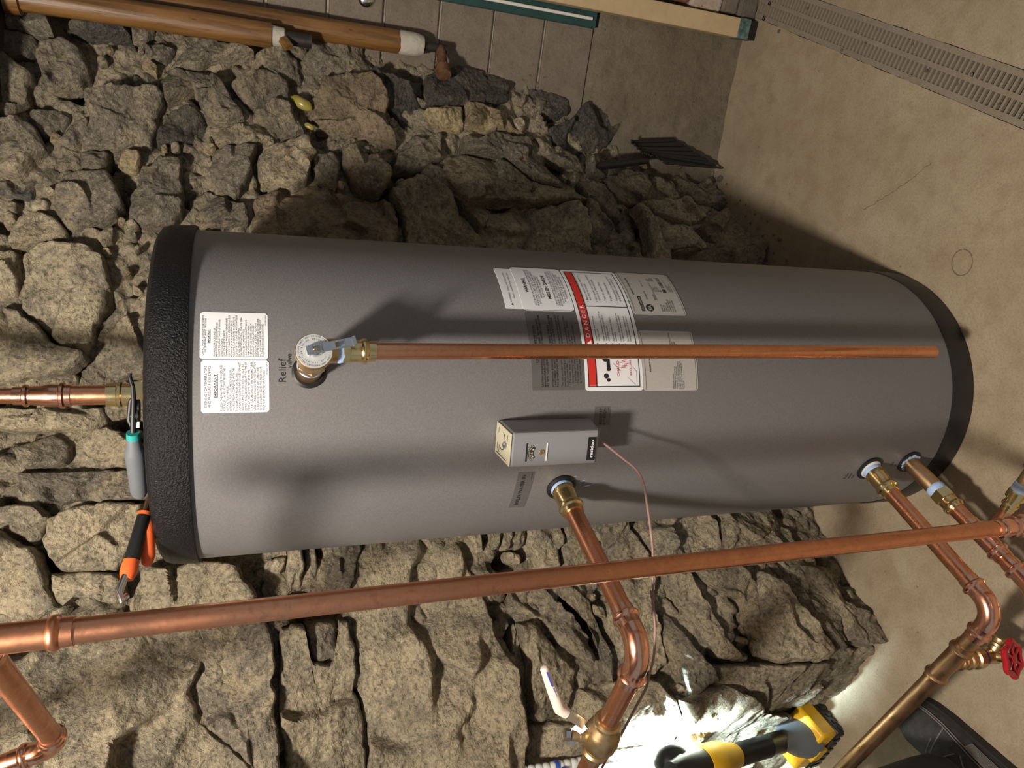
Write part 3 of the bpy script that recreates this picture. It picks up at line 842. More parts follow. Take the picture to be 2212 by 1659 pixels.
w.text('FOLLOW THE MAINTENANCE PROCEDURES\nFOR RELIEF VALVES. AS DIRECTED IN THE\nINSTRUCTION MANUAL.\nA TEMPERATURE AND PRESSURE RELIEF\nVALVE LISTED AS COMPLYING WITH THE\nSTANDARD FOR RELIEF VALVES AND\nAUTOMATIC GAS SHUTOFF DEVICES FOR HOT\nWATER SUPPLY SYSTEMS, ANSI Z21.22-LATEST\nEDITION SHALL BE INSTALLED AT THE TIME OF\nINSTALLATION OF THE HEATER IN THE\nLOCATION SPECIFIED BY THE MANUFACTURER.\nLOCAL CODES SHALL GOVERN INSTALLATION\nOF RELIEF DEVICES. FOR SAFE OPERATION\nOF THE WATER HEATER THE RELIEF VALVE\nMUST NOT BE REMOVED OR PLUGGED.', -5.0, 1.3215, 9.2, 1.3765)
w.text('100156261 REV E', 5.2, 1.3180, 9.0, 1.3193)
w.build('lettering', M['grey_ink'], s)
# handwriting by the relief valve
w = Wrap(0.0004)
w.text('Relief', 3.2, 1.2945, 10.2, 1.3040, bold=0.0); w.text('valve', 7.2, 1.2872, 11.6, 1.2932, bold=0.0)
w.build('handwriting', M['ink'], tank)
# warning stickers
s = sticker('cancer_warning_strip', tank, 29.0, 0.9385, 49.2, 0.9675, M['paper'], rad=0.0005, label='narrow white strip sticker above the warning sticker')
w = Wrap(0.0009); w.text('WARNING  Cancer and Reproductive', 31.5, 0.9540, 46.5, 0.9575); w.text('Harm - www.P65Warnings.ca.gov', 33.5, 0.9475, 46.5, 0.9510)
w.poly([(30.2, .954), (31.3, .954), (30.75, .958)])
w.build('lettering', M['ink'], s)
s = sticker('warning_sticker', tank, 28.5, 0.8505, 50.5, 0.9392, M['paper'], 0.0009, 0.006, label='white sticker reading WARNING and MISE EN GARDE')
w = Wrap(0.0012)
w.text('WARNING', 36.3, 0.9215, 43.5, 0.9275, bold=0.02); w.text('MISE EN GARDE', 33.6, 0.8855, 45.8, 0.8915, bold=0.02)
w.text('HOT WATER CAN PRODUCE 3RD DEGREE BURNS\nIN 6 SECONDS AT 60°C (140°F), IN 30 SECONDS AT\n54°C (130°F). CONTACT A QUALIFIED SERVICE\nPERSONNEL FOR ADJUSTMENTS\nAT 49°C (120°F) THERMOSTAT', 30.5, 0.8955, 48.8, 0.9170, 'CENTER')
w.text('L\'EAU CHAUDE PEUT CAUSER DES BRÛLURES\nGRAVES, EN 6 SECONDES À 60°C (140°F), EN 30\nSECONDES À 54°C (130°F). LE THERMOSTAT DE\nCE CHAUFFE-EAU EST RÉGLÉ EN USINE À\n49°C (120°F), POUR MODIFIER CETTE\nCONSIGNE, DES SPÉCIALISTES', 30.5, 0.8560, 48.8, 0.8810, 'CENTER')
w.build('lettering', M['ink'], s)
w = Wrap(0.0010)
e1, e2 = 0.16, 0.0008
w.rect(28.5, .8505, 28.5 + e1, .9392, 1); w.build('border', M['ink'], s)
# danger sticker
s = sticker('danger_sticker', tank, -0.55, 0.7455, 50.6, 0.8485, M['paper'], 0.0007, 0.004, label='large white sticker with red DANGER banner and scald picture')
w = Wrap(0.0011); w.rect(1.2, 0.8300, 48.9, 0.8430); w.build('banner', M['red_ink'], s)
w = Wrap(0.0014); w.text('D A N G E R', 18.3, 0.8330, 31.4, 0.8400, bold=0.012)
w.poly([(15.0, .8325), (17.2, .8325), (16.1, .8405)]); w.build('banner_lettering', M['white_ink'], s)
w = Wrap(0.0012)
w.rect(0.8, .8425, 49.3, .8438); w.rect(0.8, .7515, 49.3, .7528); w.rect(0.8, .7515, 1.1, .8438, 1); w.rect(49.0, .7515, 49.3, .8438, 1)
w.rect(1.1, .8285, 49.0, .8300)
w.rect(14.2, .7528, 14.5, .8290, 1); w.rect(30.8, .7528, 31.1, .8290, 1)
w.text('Water heater thermostat set\nhot may scald.\n\nWater temperature over 125°F can\ncause severe burns instantly or\ndeath from scalds.\n\nFeel water before bathing or\nshowering.\n\nChildren, disabled and elderly are\nat highest risk of being scalded.\n\nSee instruction manual before\nsetting temperature at heater.', 17.0, 0.7590, 28.8, 0.8240)
w.text('• Burns occur when water is\n  too hot to touch.\n\n• Hot water can cause severe\n  burns in a few seconds.\n\n• Test the water first.\n\n• Keep children away.\n\n• Temperature limiting valves\n  are available, see manual.', 33.0, 0.7590, 47.4, 0.8240)
for zb in (.822, .806, .795, .783, .772): 
    w.rect(15.6, zb - .0012, 16.2, zb + .0012, 1)
# scald pictogram, tap and basin
def circ(th, z, r, n=20): return [(th + math.degrees(r * math.cos(6.2832 * i / n) / RT), z + r * math.sin(6.2832 * i / n)) for i in range(n)]
w.poly(circ(4.6, .812, .0042)); w.poly(circ(7.0, .807, .0035)); w.poly(circ(3.2, .808, .0030)); w.poly([(7.6, .804), (11.0, .804), (11.0, .810), (7.6, .810)])
w.poly(circ(10.6, .812, .0050)); w.poly([(11.2, .806), (13.6, .806), (13.6, .811), (11.2, .811)])
for a, c in (((1.6, .760), (9, .798)), ((2.2, .757), (6.2, .757)), ((6.2, .757), (8, .764)), ((13.8, .815), (11.0, .760)), ((12.6, .760), (13.9, .775))):
    dx, dz = c[0] - a[0], c[1] - a[1]; l = math.hypot(dx * RT / 57.3, dz); ex, ez = -dz / l * .0004 * 57.3 / RT, dx * RT / 57.3 / l * .0004
    w.poly([a, c, (c[0] + ex, c[1] + ez), (a[0] + ex, a[1] + ez)])
w.build('lettering', M['ink'], s)
w = Wrap(0.0013); w.text('CHAUD', 4.4, .7880, 9.9, .7925); w.text('BRÛLURE', 4.8, .7660, 10.2, .7700)
rng2 = random.Random(5)
for i in range(9):
    t = 7.4 + i * .62; z = .786 - (i % 3) * .003
    for k in range(3): w.poly([(t + k * .12, z - k * .003), (t + k * .12 + .22, z - k * .003 - .001), (t + .1 + k * .12, z - k * .003 - .0035), (t - .08 + k * .12, z - k * .003 - .003)])
w.build('red_print', M['red_ink'], s)
# rating plate and grey specification plate
s = sticker('rating_plate', tank, 28.2, 0.6402, 50.8, 0.7430, M['silver_paper'], 0.0007, 0.004, label='silver rating plate with bar code below the DANGER sticker')
w = Wrap(0.0011)
w.text('INDIRECT WATER HEATER', 37.4, .7290, 47.0, .7318, bold=0.03)
w.rect(29.6, .7195, 36.6, .7255)
w.poly(circ(31.2, .7085, .0075, 28))
w.text('3520639', 35.2, .7060, 39.4, .7085, bold=.02); w.text('SERIAL NO.', 42.0, .7040, 46.0, .7060)
w.text('MODEL NO.\nSERIAL NO.\nCAPACITY\nTEST PRESSURE\nWORKING PRESSURE\nMAX WATER TEMP\nHEAT EXCHANGER', 29.6, .6590, 35.6, .6870); w.text('IWH 055\n1817A013711', 35.0, .6880, 39.2, .6935, bold=.02)
w.text('GALLONS US\nLITRES\nPSI KPA\nPSI KPA\n82 C', 39.4, .6720, 44.6, .6900); w.text('208\n208\n1034\n2068', 45.3, .6760, 47.6, .6900)
for i in range(26):
    t = 39.2 + i * .34
    if rng2.random() < .75: w.rect(t, .6620, t + rng2.choice([.12, .2, .28]), .6690, 1)
w.text('CONFORMS TO STD\nCERTIFIED\nSINGLE WALL', 39.4, .6480, 46.5, .6575)
w.rect(28.7, .7395, 50.3, .7400); w.rect(28.7, .6432, 50.3, .6437)
w.build('lettering', M['ink'], s)
w = Wrap(0.0014); w.text('AO SMITH', 30.2, .7208, 36.0, .7242, bold=.02); w.text('SA', 29.9, .7045, 32.4, .7120, bold=.02); w.build('reversed_lettering', M['silver_paper'], s)
s = sticker('specification_plate', tank, -0.75, 0.6412, 21.4, 0.7445, M['silver_paper'], 0.0007, 0.004, label='plain silver specification plate crossed by the copper discharge pipe')
w = Wrap(0.0011)
w.text('INDIRECT WATER HEATER', 6.0, .7300, 16.0, .7325, bold=.03)
w.text('PRESSION D\'ESSAI\nTEMPÉRATURE MAXIMALE\nCAPACITÉ DU RÉSERVOIR\nLIRE LE GUIDE D\'INSTALLATION\nAVANT DE METTRE EN MARCHE\nCONFORME AUX NORMES EN\nVIGUEUR', -0.1, .6680, 9.8, .6900)
w.text('INSTALLATION\n1034\n2068\n82', 15.6, .6750, 20.6, .6890); w.rect(-.4, .7405, 21.0, .7409); w.rect(-.4, .6445, 21.0, .6449)
w.build('lettering', M['ink'], s)['kind'] = 'stuff'
s = sticker('clear_caution_film', tank, -0.1, 0.8500, 27.9, 0.9380, M['clear_film'], 0.0003, 0.0005, label='transparent film sticker with black caution text')
w = Wrap(0.0006)
w.text('CAUTION / ATTENTION', 9.0, .9265, 22.5, .9300, bold=.02).rect(9.0, .9250, 22.5, .9254)
w.text('CAUTION: SINGLE-WALL HEAT EXCHANGER - FILL ONLY WITH\nMANUFACTURER-RECOMMENDED HEAT TRANSFER LIQUID. NEVER\nFILL WITH TOXIC LIQUID.', 1.0, .9100, 26.6, .9225, bold=.02)
w.text('ATTENTION: ÉCHANGEUR À PAROI SIMPLE - REMPLIR\nUNIQUEMENT AU MOYEN DU CALOPORTEUR RECOMMANDÉ\nPAR LE FABRICANT. NE PAS UTILISER UN LIQUIDE TOXIQUE', 1.0, .8935, 26.6, .9060, bold=.02)
w.text('The coil provided with this unit is manufactured using single wall\nstainless steel tubing and meets the National Standard Plumbing\nCode provided that:\n  - The boiler water (including additives) is practically non-toxic,\n    having a toxicity rating or class of 1, as listed in "Clinical\n    Toxicology of Commercial Products" and\n  - The boiler water is limited to a maximum of 30 psig\n    by an approved relief valve', 1.0, .8545, 26.8, .8895)
w.build('lettering', M['ink'], s)
s = sticker('aquastat_tag', tank, -12.6, .8035, -5.9, .8320, M['clear_film'], 0.0003, 0.0005)
w = Wrap(0.0006); w.text('AQUASTAT\nLOCATION', -12.2, .8120, -6.6, .8235, bold=.02); w.rect(-7.4, .8075, -6.2, .8082, 1); w.build('lettering', M['ink'], s)
s = sticker('boiler_water_tag', tank, -46.4, .9215, -29.2, .9495, M['clear_film'], 0.0003, 0.0005, label='clear sticker reading BOILER WATER IN')
w = Wrap(0.0006); w.text('BOILER WATER IN', -44.8, .9355, -30.4, .9420, bold=.02); w.rect(-32.6, .9250, -29.8, .9256, 1); w.build('lettering', M['ink'], s)
w = Wrap(0.0004)
w.text('Boiler\nwater\nout', -43.0, .2400, -39.4, .2640); w.build('handwriting', M['ink'], tank)
w = Wrap(0.0004); w.text('Cold\nin', -36.8, .1470, -34.6, .1640); w.build('handwriting', M['ink'], tank)

# ================================================================ PIPEWORK
R1, R34 = 0.0143, 0.0113
def norm(a): a = np.array(a, float); return a / np.linalg.norm(a)
def pipe(p0, p1, r, root, mat='copper', name='copper_pipe'):
    p0 = np.array(p0, float); p1 = np.array(p1, float); d = p1 - p0; L = np.linalg.norm(d)
    m = MB(); m.lathe(p0, d, [(0, r * .86), (0, r), (L * .5, r), (L, r), (L, r * .86)], 32)
    return m.build(name, M[mat], root)
def press(L0, r, k=1.0):
    """profile of a press end, from its open mouth (t=0) to the start of the body"""
    return [(0.0, r * 1.0), (0.0, r * 1.10), (0.010 * k, r * 1.11), (0.0115 * k, r * 1.26), (0.0135 * k, r * 1.36), (0.0165 * k, r * 1.36), (0.0185 * k, r * 1.26), (0.020 * k, r * 1.13), (0.030 * k, r * 1.12)]
def coupling(p0, p1, r, root, mat='copper_fit', name='press_coupling'):
    p0 = np.array(p0, float); p1 = np.array(p1, float); d = p1 - p0; L = np.linalg.norm(d)
    k = min(1.0, L / 0.062)
    pr = press(0, r, k)
    prof = pr + [(L - t, rr) for t, rr in reversed(pr)]
    m = MB(); m.lathe(p0, d, prof, 36)
    return m.build(name, M[mat], root)
def halfpress(p0, d, r, root, mat='copper_fit', name='press_end', L=0.036):
    pr = press(0, r); m = MB(); m.lathe(p0, d, pr + [(L, r * 1.12)], 36); return m.build(name, M[mat], root)
def elbow(corner, d_in, d_out, r, root, bend=0.036, leg=0.030, mat='copper_fit', name='press_elbow'):
    """d_in points towards the corner, d_out away from it"""
    c = np.array(corner, float); di = norm(d_in); do = norm(d_out)
    a = c - di * bend; bq = c + do * bend
    pts = []
    n = 14
    ang = math.acos(max(-1, min(1, float(di @ do))))
    rad = bend / math.tan((math.pi - ang) / 2) if ang > 1e-3 else bend
    ctr = a + norm(do - di * (do @ di)) * (bend / math.tan(ang / 2) if ang > 1e-3 else 1)
    for i in range(n + 1):
        t = i / n
        pa = (1 - t); 
        q = a * (1 - t) ** 2 + 2 * c * t * (1 - t) + bq * t * t
        # circular arc
        v0 = a - ctr; v1 = bq - ctr
        w = math.sin((1 - t) * ang) / math.sin(ang) * v0 + math.sin(t * ang) / math.sin(ang) * v1
        pts.append(ctr + w)
    m = MB(); m.tube(pts, r * 1.14, 32, cap=False)
    e = m.build(name, M[mat], root)
    m2 = MB(); pr = press(0, r)
    m2.lathe(a - di * leg, di, pr + [(leg + .001, r * 1.14)], 36)
    m2.build('press_ring', M[mat], e)
    m3 = MB(); m3.lathe(bq + do * leg, -do, pr + [(leg + .001, r * 1.14)], 36)
    m3.build('press_ring', M[mat], e)
    return e
def hexnut(p0, d, L, rad, root, mat='brass', name='hex_nut'):
    m = MB(); m.lathe(p0, d, [(0, rad * .9), (0.001, rad), (L - 0.001, rad), (L, rad * .9)], 6)
    return m.build(name, M[mat], root, ang=20)
def tapeband(p0, d, L, r, root):
    m = MB(); m.lathe(p0, d, [(0, r), (L * .1, r * 1.05), (L * .4, r * 1.09), (L * .8, r * 1.04), (L, r)], 28); return m.build('thread_tape', M['tape'], root)
def adapter(p0, d, r, root, L=0.052, big=1.45, mat='brass'):
    """ridged cast adapter, wide mouth at p0, press ring at the far end"""
    m = MB()
    prof = [(0, r * .95), (0, r * big * .97), (L * .08, r * big), (L * .20, r * big), (L * .24, r * big * .97), (L * .50, r * big * .95), (L * .56, r * 1.18), (L * .62, r * 1.20), (L * .66, r * 1.38), (L * .72, r * 1.45), (L * .80, r * 1.38), (L * .84, r * 1.16), (L, r * 1.14), (L, r)]
    m.lathe(p0, d, prof, 40); a = m.build('brass_adapter', M[mat], root)
    u, v, w = frame(d); m2 = MB(); p0 = np.array(p0, float)
    for i in range(30):
        t = 6.2832 * i / 30; e = u * math.cos(t) + v * math.sin(t)
        m2.box(p0 + w * L * .10 + e * r * big, (r * .045, r * .05, L * .085), [np.cross(w, e), e, w])
    m2.build('knurling', M[mat], a)
    return a
def print_marks(p0, d, up, r, L, root, seed):
    """worn red print along a pipe"""
    rg = random.Random(seed); m = MB(); d = norm(d); p0 = np.array(p0, float)
    up = norm(np.array(up) - d * (np.array(up) @ d)); sd = np.cross(d, up)
    x = 0.0
    while x < L:
        w_ = rg.uniform(.0010, .003); h_ = rg.uniform(.0006, .0017); a = rg.uniform(-.05, .05)
        e = up * math.cos(a) + sd * math.sin(a); q = np.cross(d, e)
        m.add([p0 + d * x + e * (r + .0003) + q * h_, p0 + d * (x + w_) + e * (r + .0003) + q * h_ * .7, p0 + d * (x + w_) + e * (r + .0003) - q * h_, p0 + d * x + e * (r + .0003) - q * h_ * .6], [(0, 1, 2, 3)])
        x += w_ + rg.uniform(.0015, .006)
    return m.build('worn_red_print', M['red_worn'], root, smooth=False, fix=False)
M['red_worn'] = plain('worn_red_print', (0.34, 0.055, 0.03), 0.5)

# ---- relief valve and discharge pipe
rv0 = tk(6.2, 1.2645, RT)
rvd = norm(np.array([0.053, -0.352, 1.2645]) - rv0)
relief = thing('relief_valve', tk(6.2, 1.2645, RT), 'brass pressure relief valve with silver lever and long copper discharge pipe', 'valve')
m = MB(); m.lathe(rv0 - rvd * .004, rvd, [(0, .0165), (.022, .0165), (.024, .0172), (.030, .0165)], 32); m.build('threaded_inlet', M['bronze'], relief)
tapeband(rv0 + rvd * .026, rvd, .008, .0162, relief)
m = MB(); m.lathe(rv0 + rvd * .033, rvd, [(0, .017), (.001, .0195), (.012, .0195), (.014, .0175)], 6); m.build('inlet_hex', M['brass_dull'], relief, ang=20)
pv = np.array([0.0535, -0.321, 1.2645])     # axis of the outlet
m = MB(); m.lathe(rv0 + rvd * .044, rvd, [(0, .0170), (.010, .0185), (.022, .0195), (.034, .0212), (.040, .0212)], 36)
m.lathe(pv + np.array([0, 0, .004]), (0, 0, -1), [(0, .013), (.010, .0158), (.034, .0162), (.036, .0150)], 32)
m.build('valve_body', M['brass_dull'], relief)
bc = rv0 + rvd * .082
m = MB(); m.lathe(bc, rvd, [(0, .0225), (.001, .0235), (.006, .0235), (.0075, .0225), (.0080, .0), ], 48); bonnet = m.build('bonnet', M['brass_dull'], relief)
m = MB(); m.lathe(bc + rvd * .0076, rvd, [(0, .0222), (.0008, .0220), (.0010, .0105), (.0010, 0)], 48); plate = m.build('data_plate', M['data_plate'], relief)
# ring lettering on the data plate
u_, v_, w_ = frame(rvd)
def plate_text(body, rad, size, a0, a1, root, mat):
    mm = MB(); n = len(body)
    for i, chh in enumerate(body):
        if chh == ' ': continue
        v, f = text_geo(chh, size, 'CENTER')
        a = R(a0 + (a1 - a0) * i / max(1, n - 1))
        rx = np.array([math.cos(a), math.sin(a)]); tx = np.array([math.sin(a), -math.cos(a)])
        right = np.array([1, 0, 0.0]) - rvd * rvd[0]; right /= np.linalg.norm(right); upv = np.cross(right, -rvd) * 1.0
        if upv[2] < 0: upv = -upv
        c0 = bc + rvd * .0089
        vs = [c0 + right * (rx[0] * (rad + y) + tx[0] * x) + upv * (rx[1] * (rad + y) + tx[1] * x) for x, y in v]
        mm.add(vs, f)
    return mm.build('ring_lettering', mat, root, smooth=False, fix=False)
plate_text('TEMP AND PRESSURE RELIEF VALVE ANSI Z21.22 CSA 125 PSI', .0186, .0026, 250, -70, plate, M['ink'])
plate_text('210F 150 PSI 100 BTU/HR ADJUSTED', .0148, .0026, 240, -60, plate, M['ink'])
m = MB(); m.lathe(bc + rvd * .0084, rvd, [(0, .0085), (.006, .0080), (.0065, .0070), (.0065, 0)], 24); hub = m.build('lever_hub', M['zinc'], relief)
lv = norm(np.array([0.020, -0.004, -0.080])); lv = norm(lv - rvd * (lv @ rvd)); lz = rvd; lx = np.cross(lv, lz)
m = MB(); lo = bc + rvd * .0155
def slotplate(mb, o, ex, ey, ez, L, wd, th, holes):
    """flat strip along ex with rectangular through-slots"""
    cuts = sorted(holes); x = 0.0
    for (a, bb) in cuts + [(L, L)]:
        if a > x: mb.box(o + ex * (x + a) / 2, ((a - x) / 2, wd, th), [ex, ey, ez])
        if bb > a:
            for sgn in (-1, 1): mb.box(o + ex * (a + bb) / 2 + ey * sgn * wd * .78, ((bb - a) / 2, wd * .22, th), [ex, ey, ez])
        x = bb
slotplate(m, lo - lv * .010, lv, lx, lz, .058, .0058, .0008, [(.008, .020), (.036, .048)])
m.box(lo + lv * .050, (.002, .0062, .004), [lv, lx, lz])
for sgn in (-1, 1): m.box(lo + lx * sgn * .0055 - lz * .004, (.008, .0006, .005), [lv, lx, lz])
m.build('lever', M['zinc'], relief, smooth=False, bevel=.0004)
m = MB(); m.lathe(bc + rvd * .012, rvd, [(0, .0022), (.0055, .0022), (.0065, .0012), (.0067, 0)], 14); m.build('lever_pin', M['brass'], relief)
tapeband(pv - np.array([0, 0, .030]), (0, 0, -1), .009, .0150, relief)
hexnut(pv - np.array([0, 0, .037]), (0, 0, -1), .010, .0172, relief)
m = MB(); m.lathe(pv - np.array([0, 0, .046]), (0, 0, -1), [(0, .0148), (.014, .0148), (.016, .0160), (.018, .0172), (.021, .0172), (.023, .0160), (.025, .0140), (.034, .0138), (.034, .011)], 36); m.build('brass_adapter', M['brass'], relief)
pend = cyl(2016, 760, .328)
m = MB(); ptop = pv - np.array([0, 0, .074]); Lp = float(ptop[2] - pend[2]); dpp = np.array([pend[0], pend[1], pend[2]]) - ptop
Ln = np.linalg.norm(dpp)
m.lathe(ptop, dpp, [(0, .0111), (Ln * .33, .0111), (Ln * .66, .0111), (Ln, .0111), (Ln, .0095), (Ln - .06, .0095)], 32); m.build('discharge_pipe', M['copper'], relief)

# ---- boiler supply pipe (upper) with ball valve
def run_dir(a, bq): return norm(np.array(bq) - np.array(a))
z1 = 0.8686
h1 = tk(-36.9, z1, RT); c1 = atz(1388, 1405, z1); d1 = run_dir(h1, c1)
e1 = atz(1300, 1607, z1); d2 = run_dir(c1, e1)
sup = thing('boiler_supply_pipe', h1, 'copper boiler supply pipe with elbow and ball valve leaving tank near the grey control box', 'pipe')
tapeband(h1 + d1 * .001, d1, .010, .0172, sup)
adapter(h1 + d1 * .009, d1, .0143, sup, .052, 1.28)
pipe(h1 + d1 * .058, c1 - d1 * .055, R1, sup)
print_marks(h1 + d1 * .062, d1, np.array([-.75, .35, .55]), R1, .20, sup, 1)
elbow(c1, d1, d2, R1, sup)
vb = atz(1298, 1592, z1)     # ball valve centre
pipe(c1 + d2 * .06, vb - d2 * .03, R1, sup, 'copper_old')
m = MB(); m.lathe(vb - d2 * .046, d2, [(0, .0143), (0, .0168), (.006, .0168), (.008, .0196), (.012, .0200), (.014, .0172), (.018, .0180), (.026, .0235), (.036, .0262), (.046, .0268), (.056, .0262), (.062, .0225), (.070, .0180), (.074, .0172), (.078, .0200), (.082, .0196), (.086, .0166), (.092, .0166), (.092, .0143)], 40)
ball = m.build('ball_valve', M['brass_dull'], sup)
pipe(vb + d2 * .044, vb + d2 * .45, R1, sup, 'copper_old')
sd = norm(np.cross(d2, (0, 0, 1)));
if sd @ d1 > 0: sd = -sd
stem_d = norm(np.array([0, 0, 1.0]) * .96 + sd * .25)
m = MB(); m.lathe(vb + stem_d * .018, stem_d, [(0, .0105), (.014, .0100), (.015, .0082), (.026, .0078), (.026, 0)], 24); m.build('valve_stem', M['brass_dull'], sup)
m = MB(); m.lathe(vb + stem_d * .046, stem_d, [(0, .0085), (.007, .0085), (.009, .0060), (.009, 0)], 6); m.build('lever_nut', M['chrome'], sup, ang=20)
hp = vb + stem_d * .043
def strip(mb, pts, wdir, wd, th):
    pts = [np.array(p, float) for p in pts]
    for a, bq in zip(pts[:-1], pts[1:]):
        ex = norm(bq - a); ey = norm(np.cross(ex, wdir)); ez = np.cross(ex, ey)
        mb.box((a + bq) / 2, (np.linalg.norm(bq - a) / 2 + th * .7, wd, th), [ex, ey, ez])
ha = hp + stem_d * .012 - d2 * .020 ; 
hA = aty(1262, 1565, ha[1]); hB = aty(1208, 1530, hA[1] - .004); hC = aty(1176, 1445, hB[1] - .004)
m = MB(); wd_ = norm(np.cross(run_dir(hp, hA), CAM - hp)); wdv = norm(CAM - hp)
strip(m, [hp + d2 * .018, hp, hA, hB * .6 + hA * .4], wdv, .0072, .0011); m.build('valve_lever', M['chrome'], sup, smooth=False, bevel=.0006)
m = MB(); gpts = [hB * .72 + hA * .28, hB, hB * .93 + hC * .07, hB * .5 + hC * .5, hC]; m.tube(gpts, [.0080, .0086, .0084, .0078, .0062], 16)
m.lathe(hC, run_dir(hB, hC), [(0, .0062), (.003, .0045), (.0045, 0)], 16)
m.build('lever_grip', M['white_grip'], sup)
m = MB(); gd = run_dir(hB, hC); gs = norm(CAM - hB)
for i, (a, L) in enumerate(((.012, .020), (.034, .024))):
    q = hB + gd * a + gs * .0084 + norm(np.cross(gd, gs)) * .002
    m.box(q + gd * L / 2, (L / 2, .0016, .0004), [gd, np.cross(gd, gs), gs])
m.build('blue_print', M['blue_ink'], sup, smooth=False)

# ---- boiler return pipe (lower) with drain tee
z2 = 0.2125
h2 = tk(-37.4, z2, RT); c2 = atz(2155, 1324, z2); dA = run_dir(h2, c2); eA = atz(1928, 1554, z2); dB = run_dir(c2, eA)
ret = thing('boiler_return_pipe', h2, 'copper boiler return pipe with elbow and red handled drain valve near the floor', 'pipe')
m = MB(); m.lathe(h2 - dA * .004, dA, [(0, .023), (.006, .0225), (.010, .019), (.010, .015)], 28); m.build('foam_washer', M['foam'], ret)
tapeband(h2 + dA * .004, dA, .012, .0172, ret)
adapter(h2 + dA * .013, dA, .0143, ret, .052, 1.28)
pipe(h2 + dA * .062, c2 - dA * .055, R1, ret)
print_marks(h2 + dA * .066, dA, np.array([.35, -.2, .9]), R1, .21, ret, 2)
elbow(c2, dA, dB, R1, ret)
t1 = atz(2078, 1401, z2); t2 = atz(2015, 1465, z2); tc = (t1 + t2) / 2
pipe(c2 + dB * .06, t1, R1, ret, 'bronze')
coupling(t1 - dB * .012, t2 + dB * .004, R1, ret, 'bronze', 'drain_tee')
pipe(t2 - dB * .005, t2 + dB * .62, R1, ret, 'bronze')
dn = np.array([0, 0, -1.0])
m = MB(); m.lathe(tc + dn * .012, dn, [(0, .0125), (.012, .0125), (.014, .0150), (.019, .0150), (.021, .0128), (.030, .0125)], 32); m.build('tee_branch', M['bronze'], ret)
m = MB(); m.lathe(tc + dn * .038, dn, [(0, .012), (0, .0150), (.006, .0150), (.008, .0172), (.013, .0172), (.015, .0150), (.024, .0150), (.026, .0188), (.040, .0188), (.042, .0165)], 32); m.build('brass_adapter', M['brass_dull'], ret)
m = MB(); m.lathe(tc + dn * .079, dn, [(0, .0160), (.006, .0160)], 24); m.build('blue_seal', M['blue_seal'], ret)
m = MB(); m.lathe(tc + dn * .085, dn, [(0, .0135), (.020, .0145), (.030, .0160), (.036, .0120), (.036, 0)], 24)
od = norm(np.array([.85, -.25, -.35])); vc_ = tc + dn * .108
m.lathe(vc_ - od * .0, od, [(0, .011), (.018, .0115), (.020, .0135), (.024, .0135), (.026, .0115), (.030, .0135), (.034, .0135), (.036, .009)], 24)
hd = norm(np.array([.12, -.95, -.22]))
m.lathe(vc_, hd, [(0, .010), (.020, .0098), (.022, .0070), (.034, .0050), (.034, 0)], 20)
drain = m.build('drain_valve', M['brass_dull'], ret)
u2, v2, w2 = frame(hd); wc = vc_ + hd * .034; m = MB()
ring = [wc + (u2 * math.cos(t) + v2 * math.sin(t)) * (.028 + .0030 * math.cos(6 * t)) for t in np.linspace(0, 2 * math.pi, 73)]
m.tube(ring, .0050, 10, cap=False)
for k in range(6):
    t = k * math.pi / 3; m.tube([wc, wc + (u2 * math.cos(t) + v2 * math.sin(t)) * .029], .0036, 8)
m.lathe(wc - hd * .004, hd, [(0, .008), (.008, .008), (.009, .006), (.009, 0)], 20)
m.build('hand_wheel', M['red'], drain)

# ---- cold inlet branch (lowest port)
z3 = 0.1179
h3 = tk(-34.9, z3, RT); q3 = atz(2148, 1184, z3); d3 = run_dir(h3, q3)
L3 = np.linalg.norm(q3 - h3)
cold = thing('cold_inlet_pipe', h3, 'copper cold inlet pipe with blue taped brass adapter at the lowest tank port', 'pipe')
m = MB(); rgf = random.Random(2)
for i in range(22):
    a = rgf.uniform(0, 6.28); u, v, w = frame(d3); m.lathe(h3 + d3 * .003 + (u * math.cos(a) + v * math.sin(a)) * rgf.uniform(.015, .019), d3, [(-.004, 0), (-.002, .003), (.001, .0035), (.003, 0)], 7)
m.build('tape_shreds', M['tape'], cold)
def along(t): return h3 + d3 * t
m = MB(); m.lathe(along(-.004), d3, [(0, .0160), (.075, .0160), (.077, .0150)], 32); m.build('brass_nipple', M['aged_brass_nipple'], cold)
tapeband(along(.070), d3, .014, .0162, cold)
hexnut(along(.084), d3, .020, .0205, cold)
m = MB(); m.lathe(along(.104), d3, [(0, .0165), (.010, .0165), (.012, .0180), (.014, .0192), (.017, .0192), (.019, .0175), (.024, .0165), (.024, .014)], 36); m.build('brass_adapter', M['brass'], cold)
pipe(along(.124), along(.165), R1, cold)
coupling(along(.158), along(.240), R1, cold, 'copper_fit', 'press_tee')
pipe(along(.236), along(.262), R1, cold)
ex3 = norm(atz(2260, 1290, z3) - along(.262)); elc = along(.292)
elbow(along(.300), d3, norm(np.array([-.80, -.50, 0])), R1, cold, .03, .02)
pipe(along(.300) + norm(np.array([-.80, -.50, 0])) * .04, along(.300) + norm(np.array([-.80, -.50, 0])) * .4, R1, cold, 'copper_old')
tcb = along(.199); bd = norm(atz(2212, 1045, z3) - tcb)
halfpress(tcb + bd * .046, -bd, .0095, cold, L=.045, name='tee_branch')
pipe(tcb + bd * .030, tcb + bd * .085, .0095, cold)
m = MB(); m.lathe(tcb + bd * .070, bd, [(0, .0095), (0, .0108), (.008, .0108), (.010, .0132), (.014, .0132), (.016, .0112), (.024, .0112), (.026, .0150), (.040, .0150), (.042, .0128)], 32); m.build('brass_adapter', M['brass'], cold)
tapeband(tcb + bd * .110, bd, .018, .0125, cold)
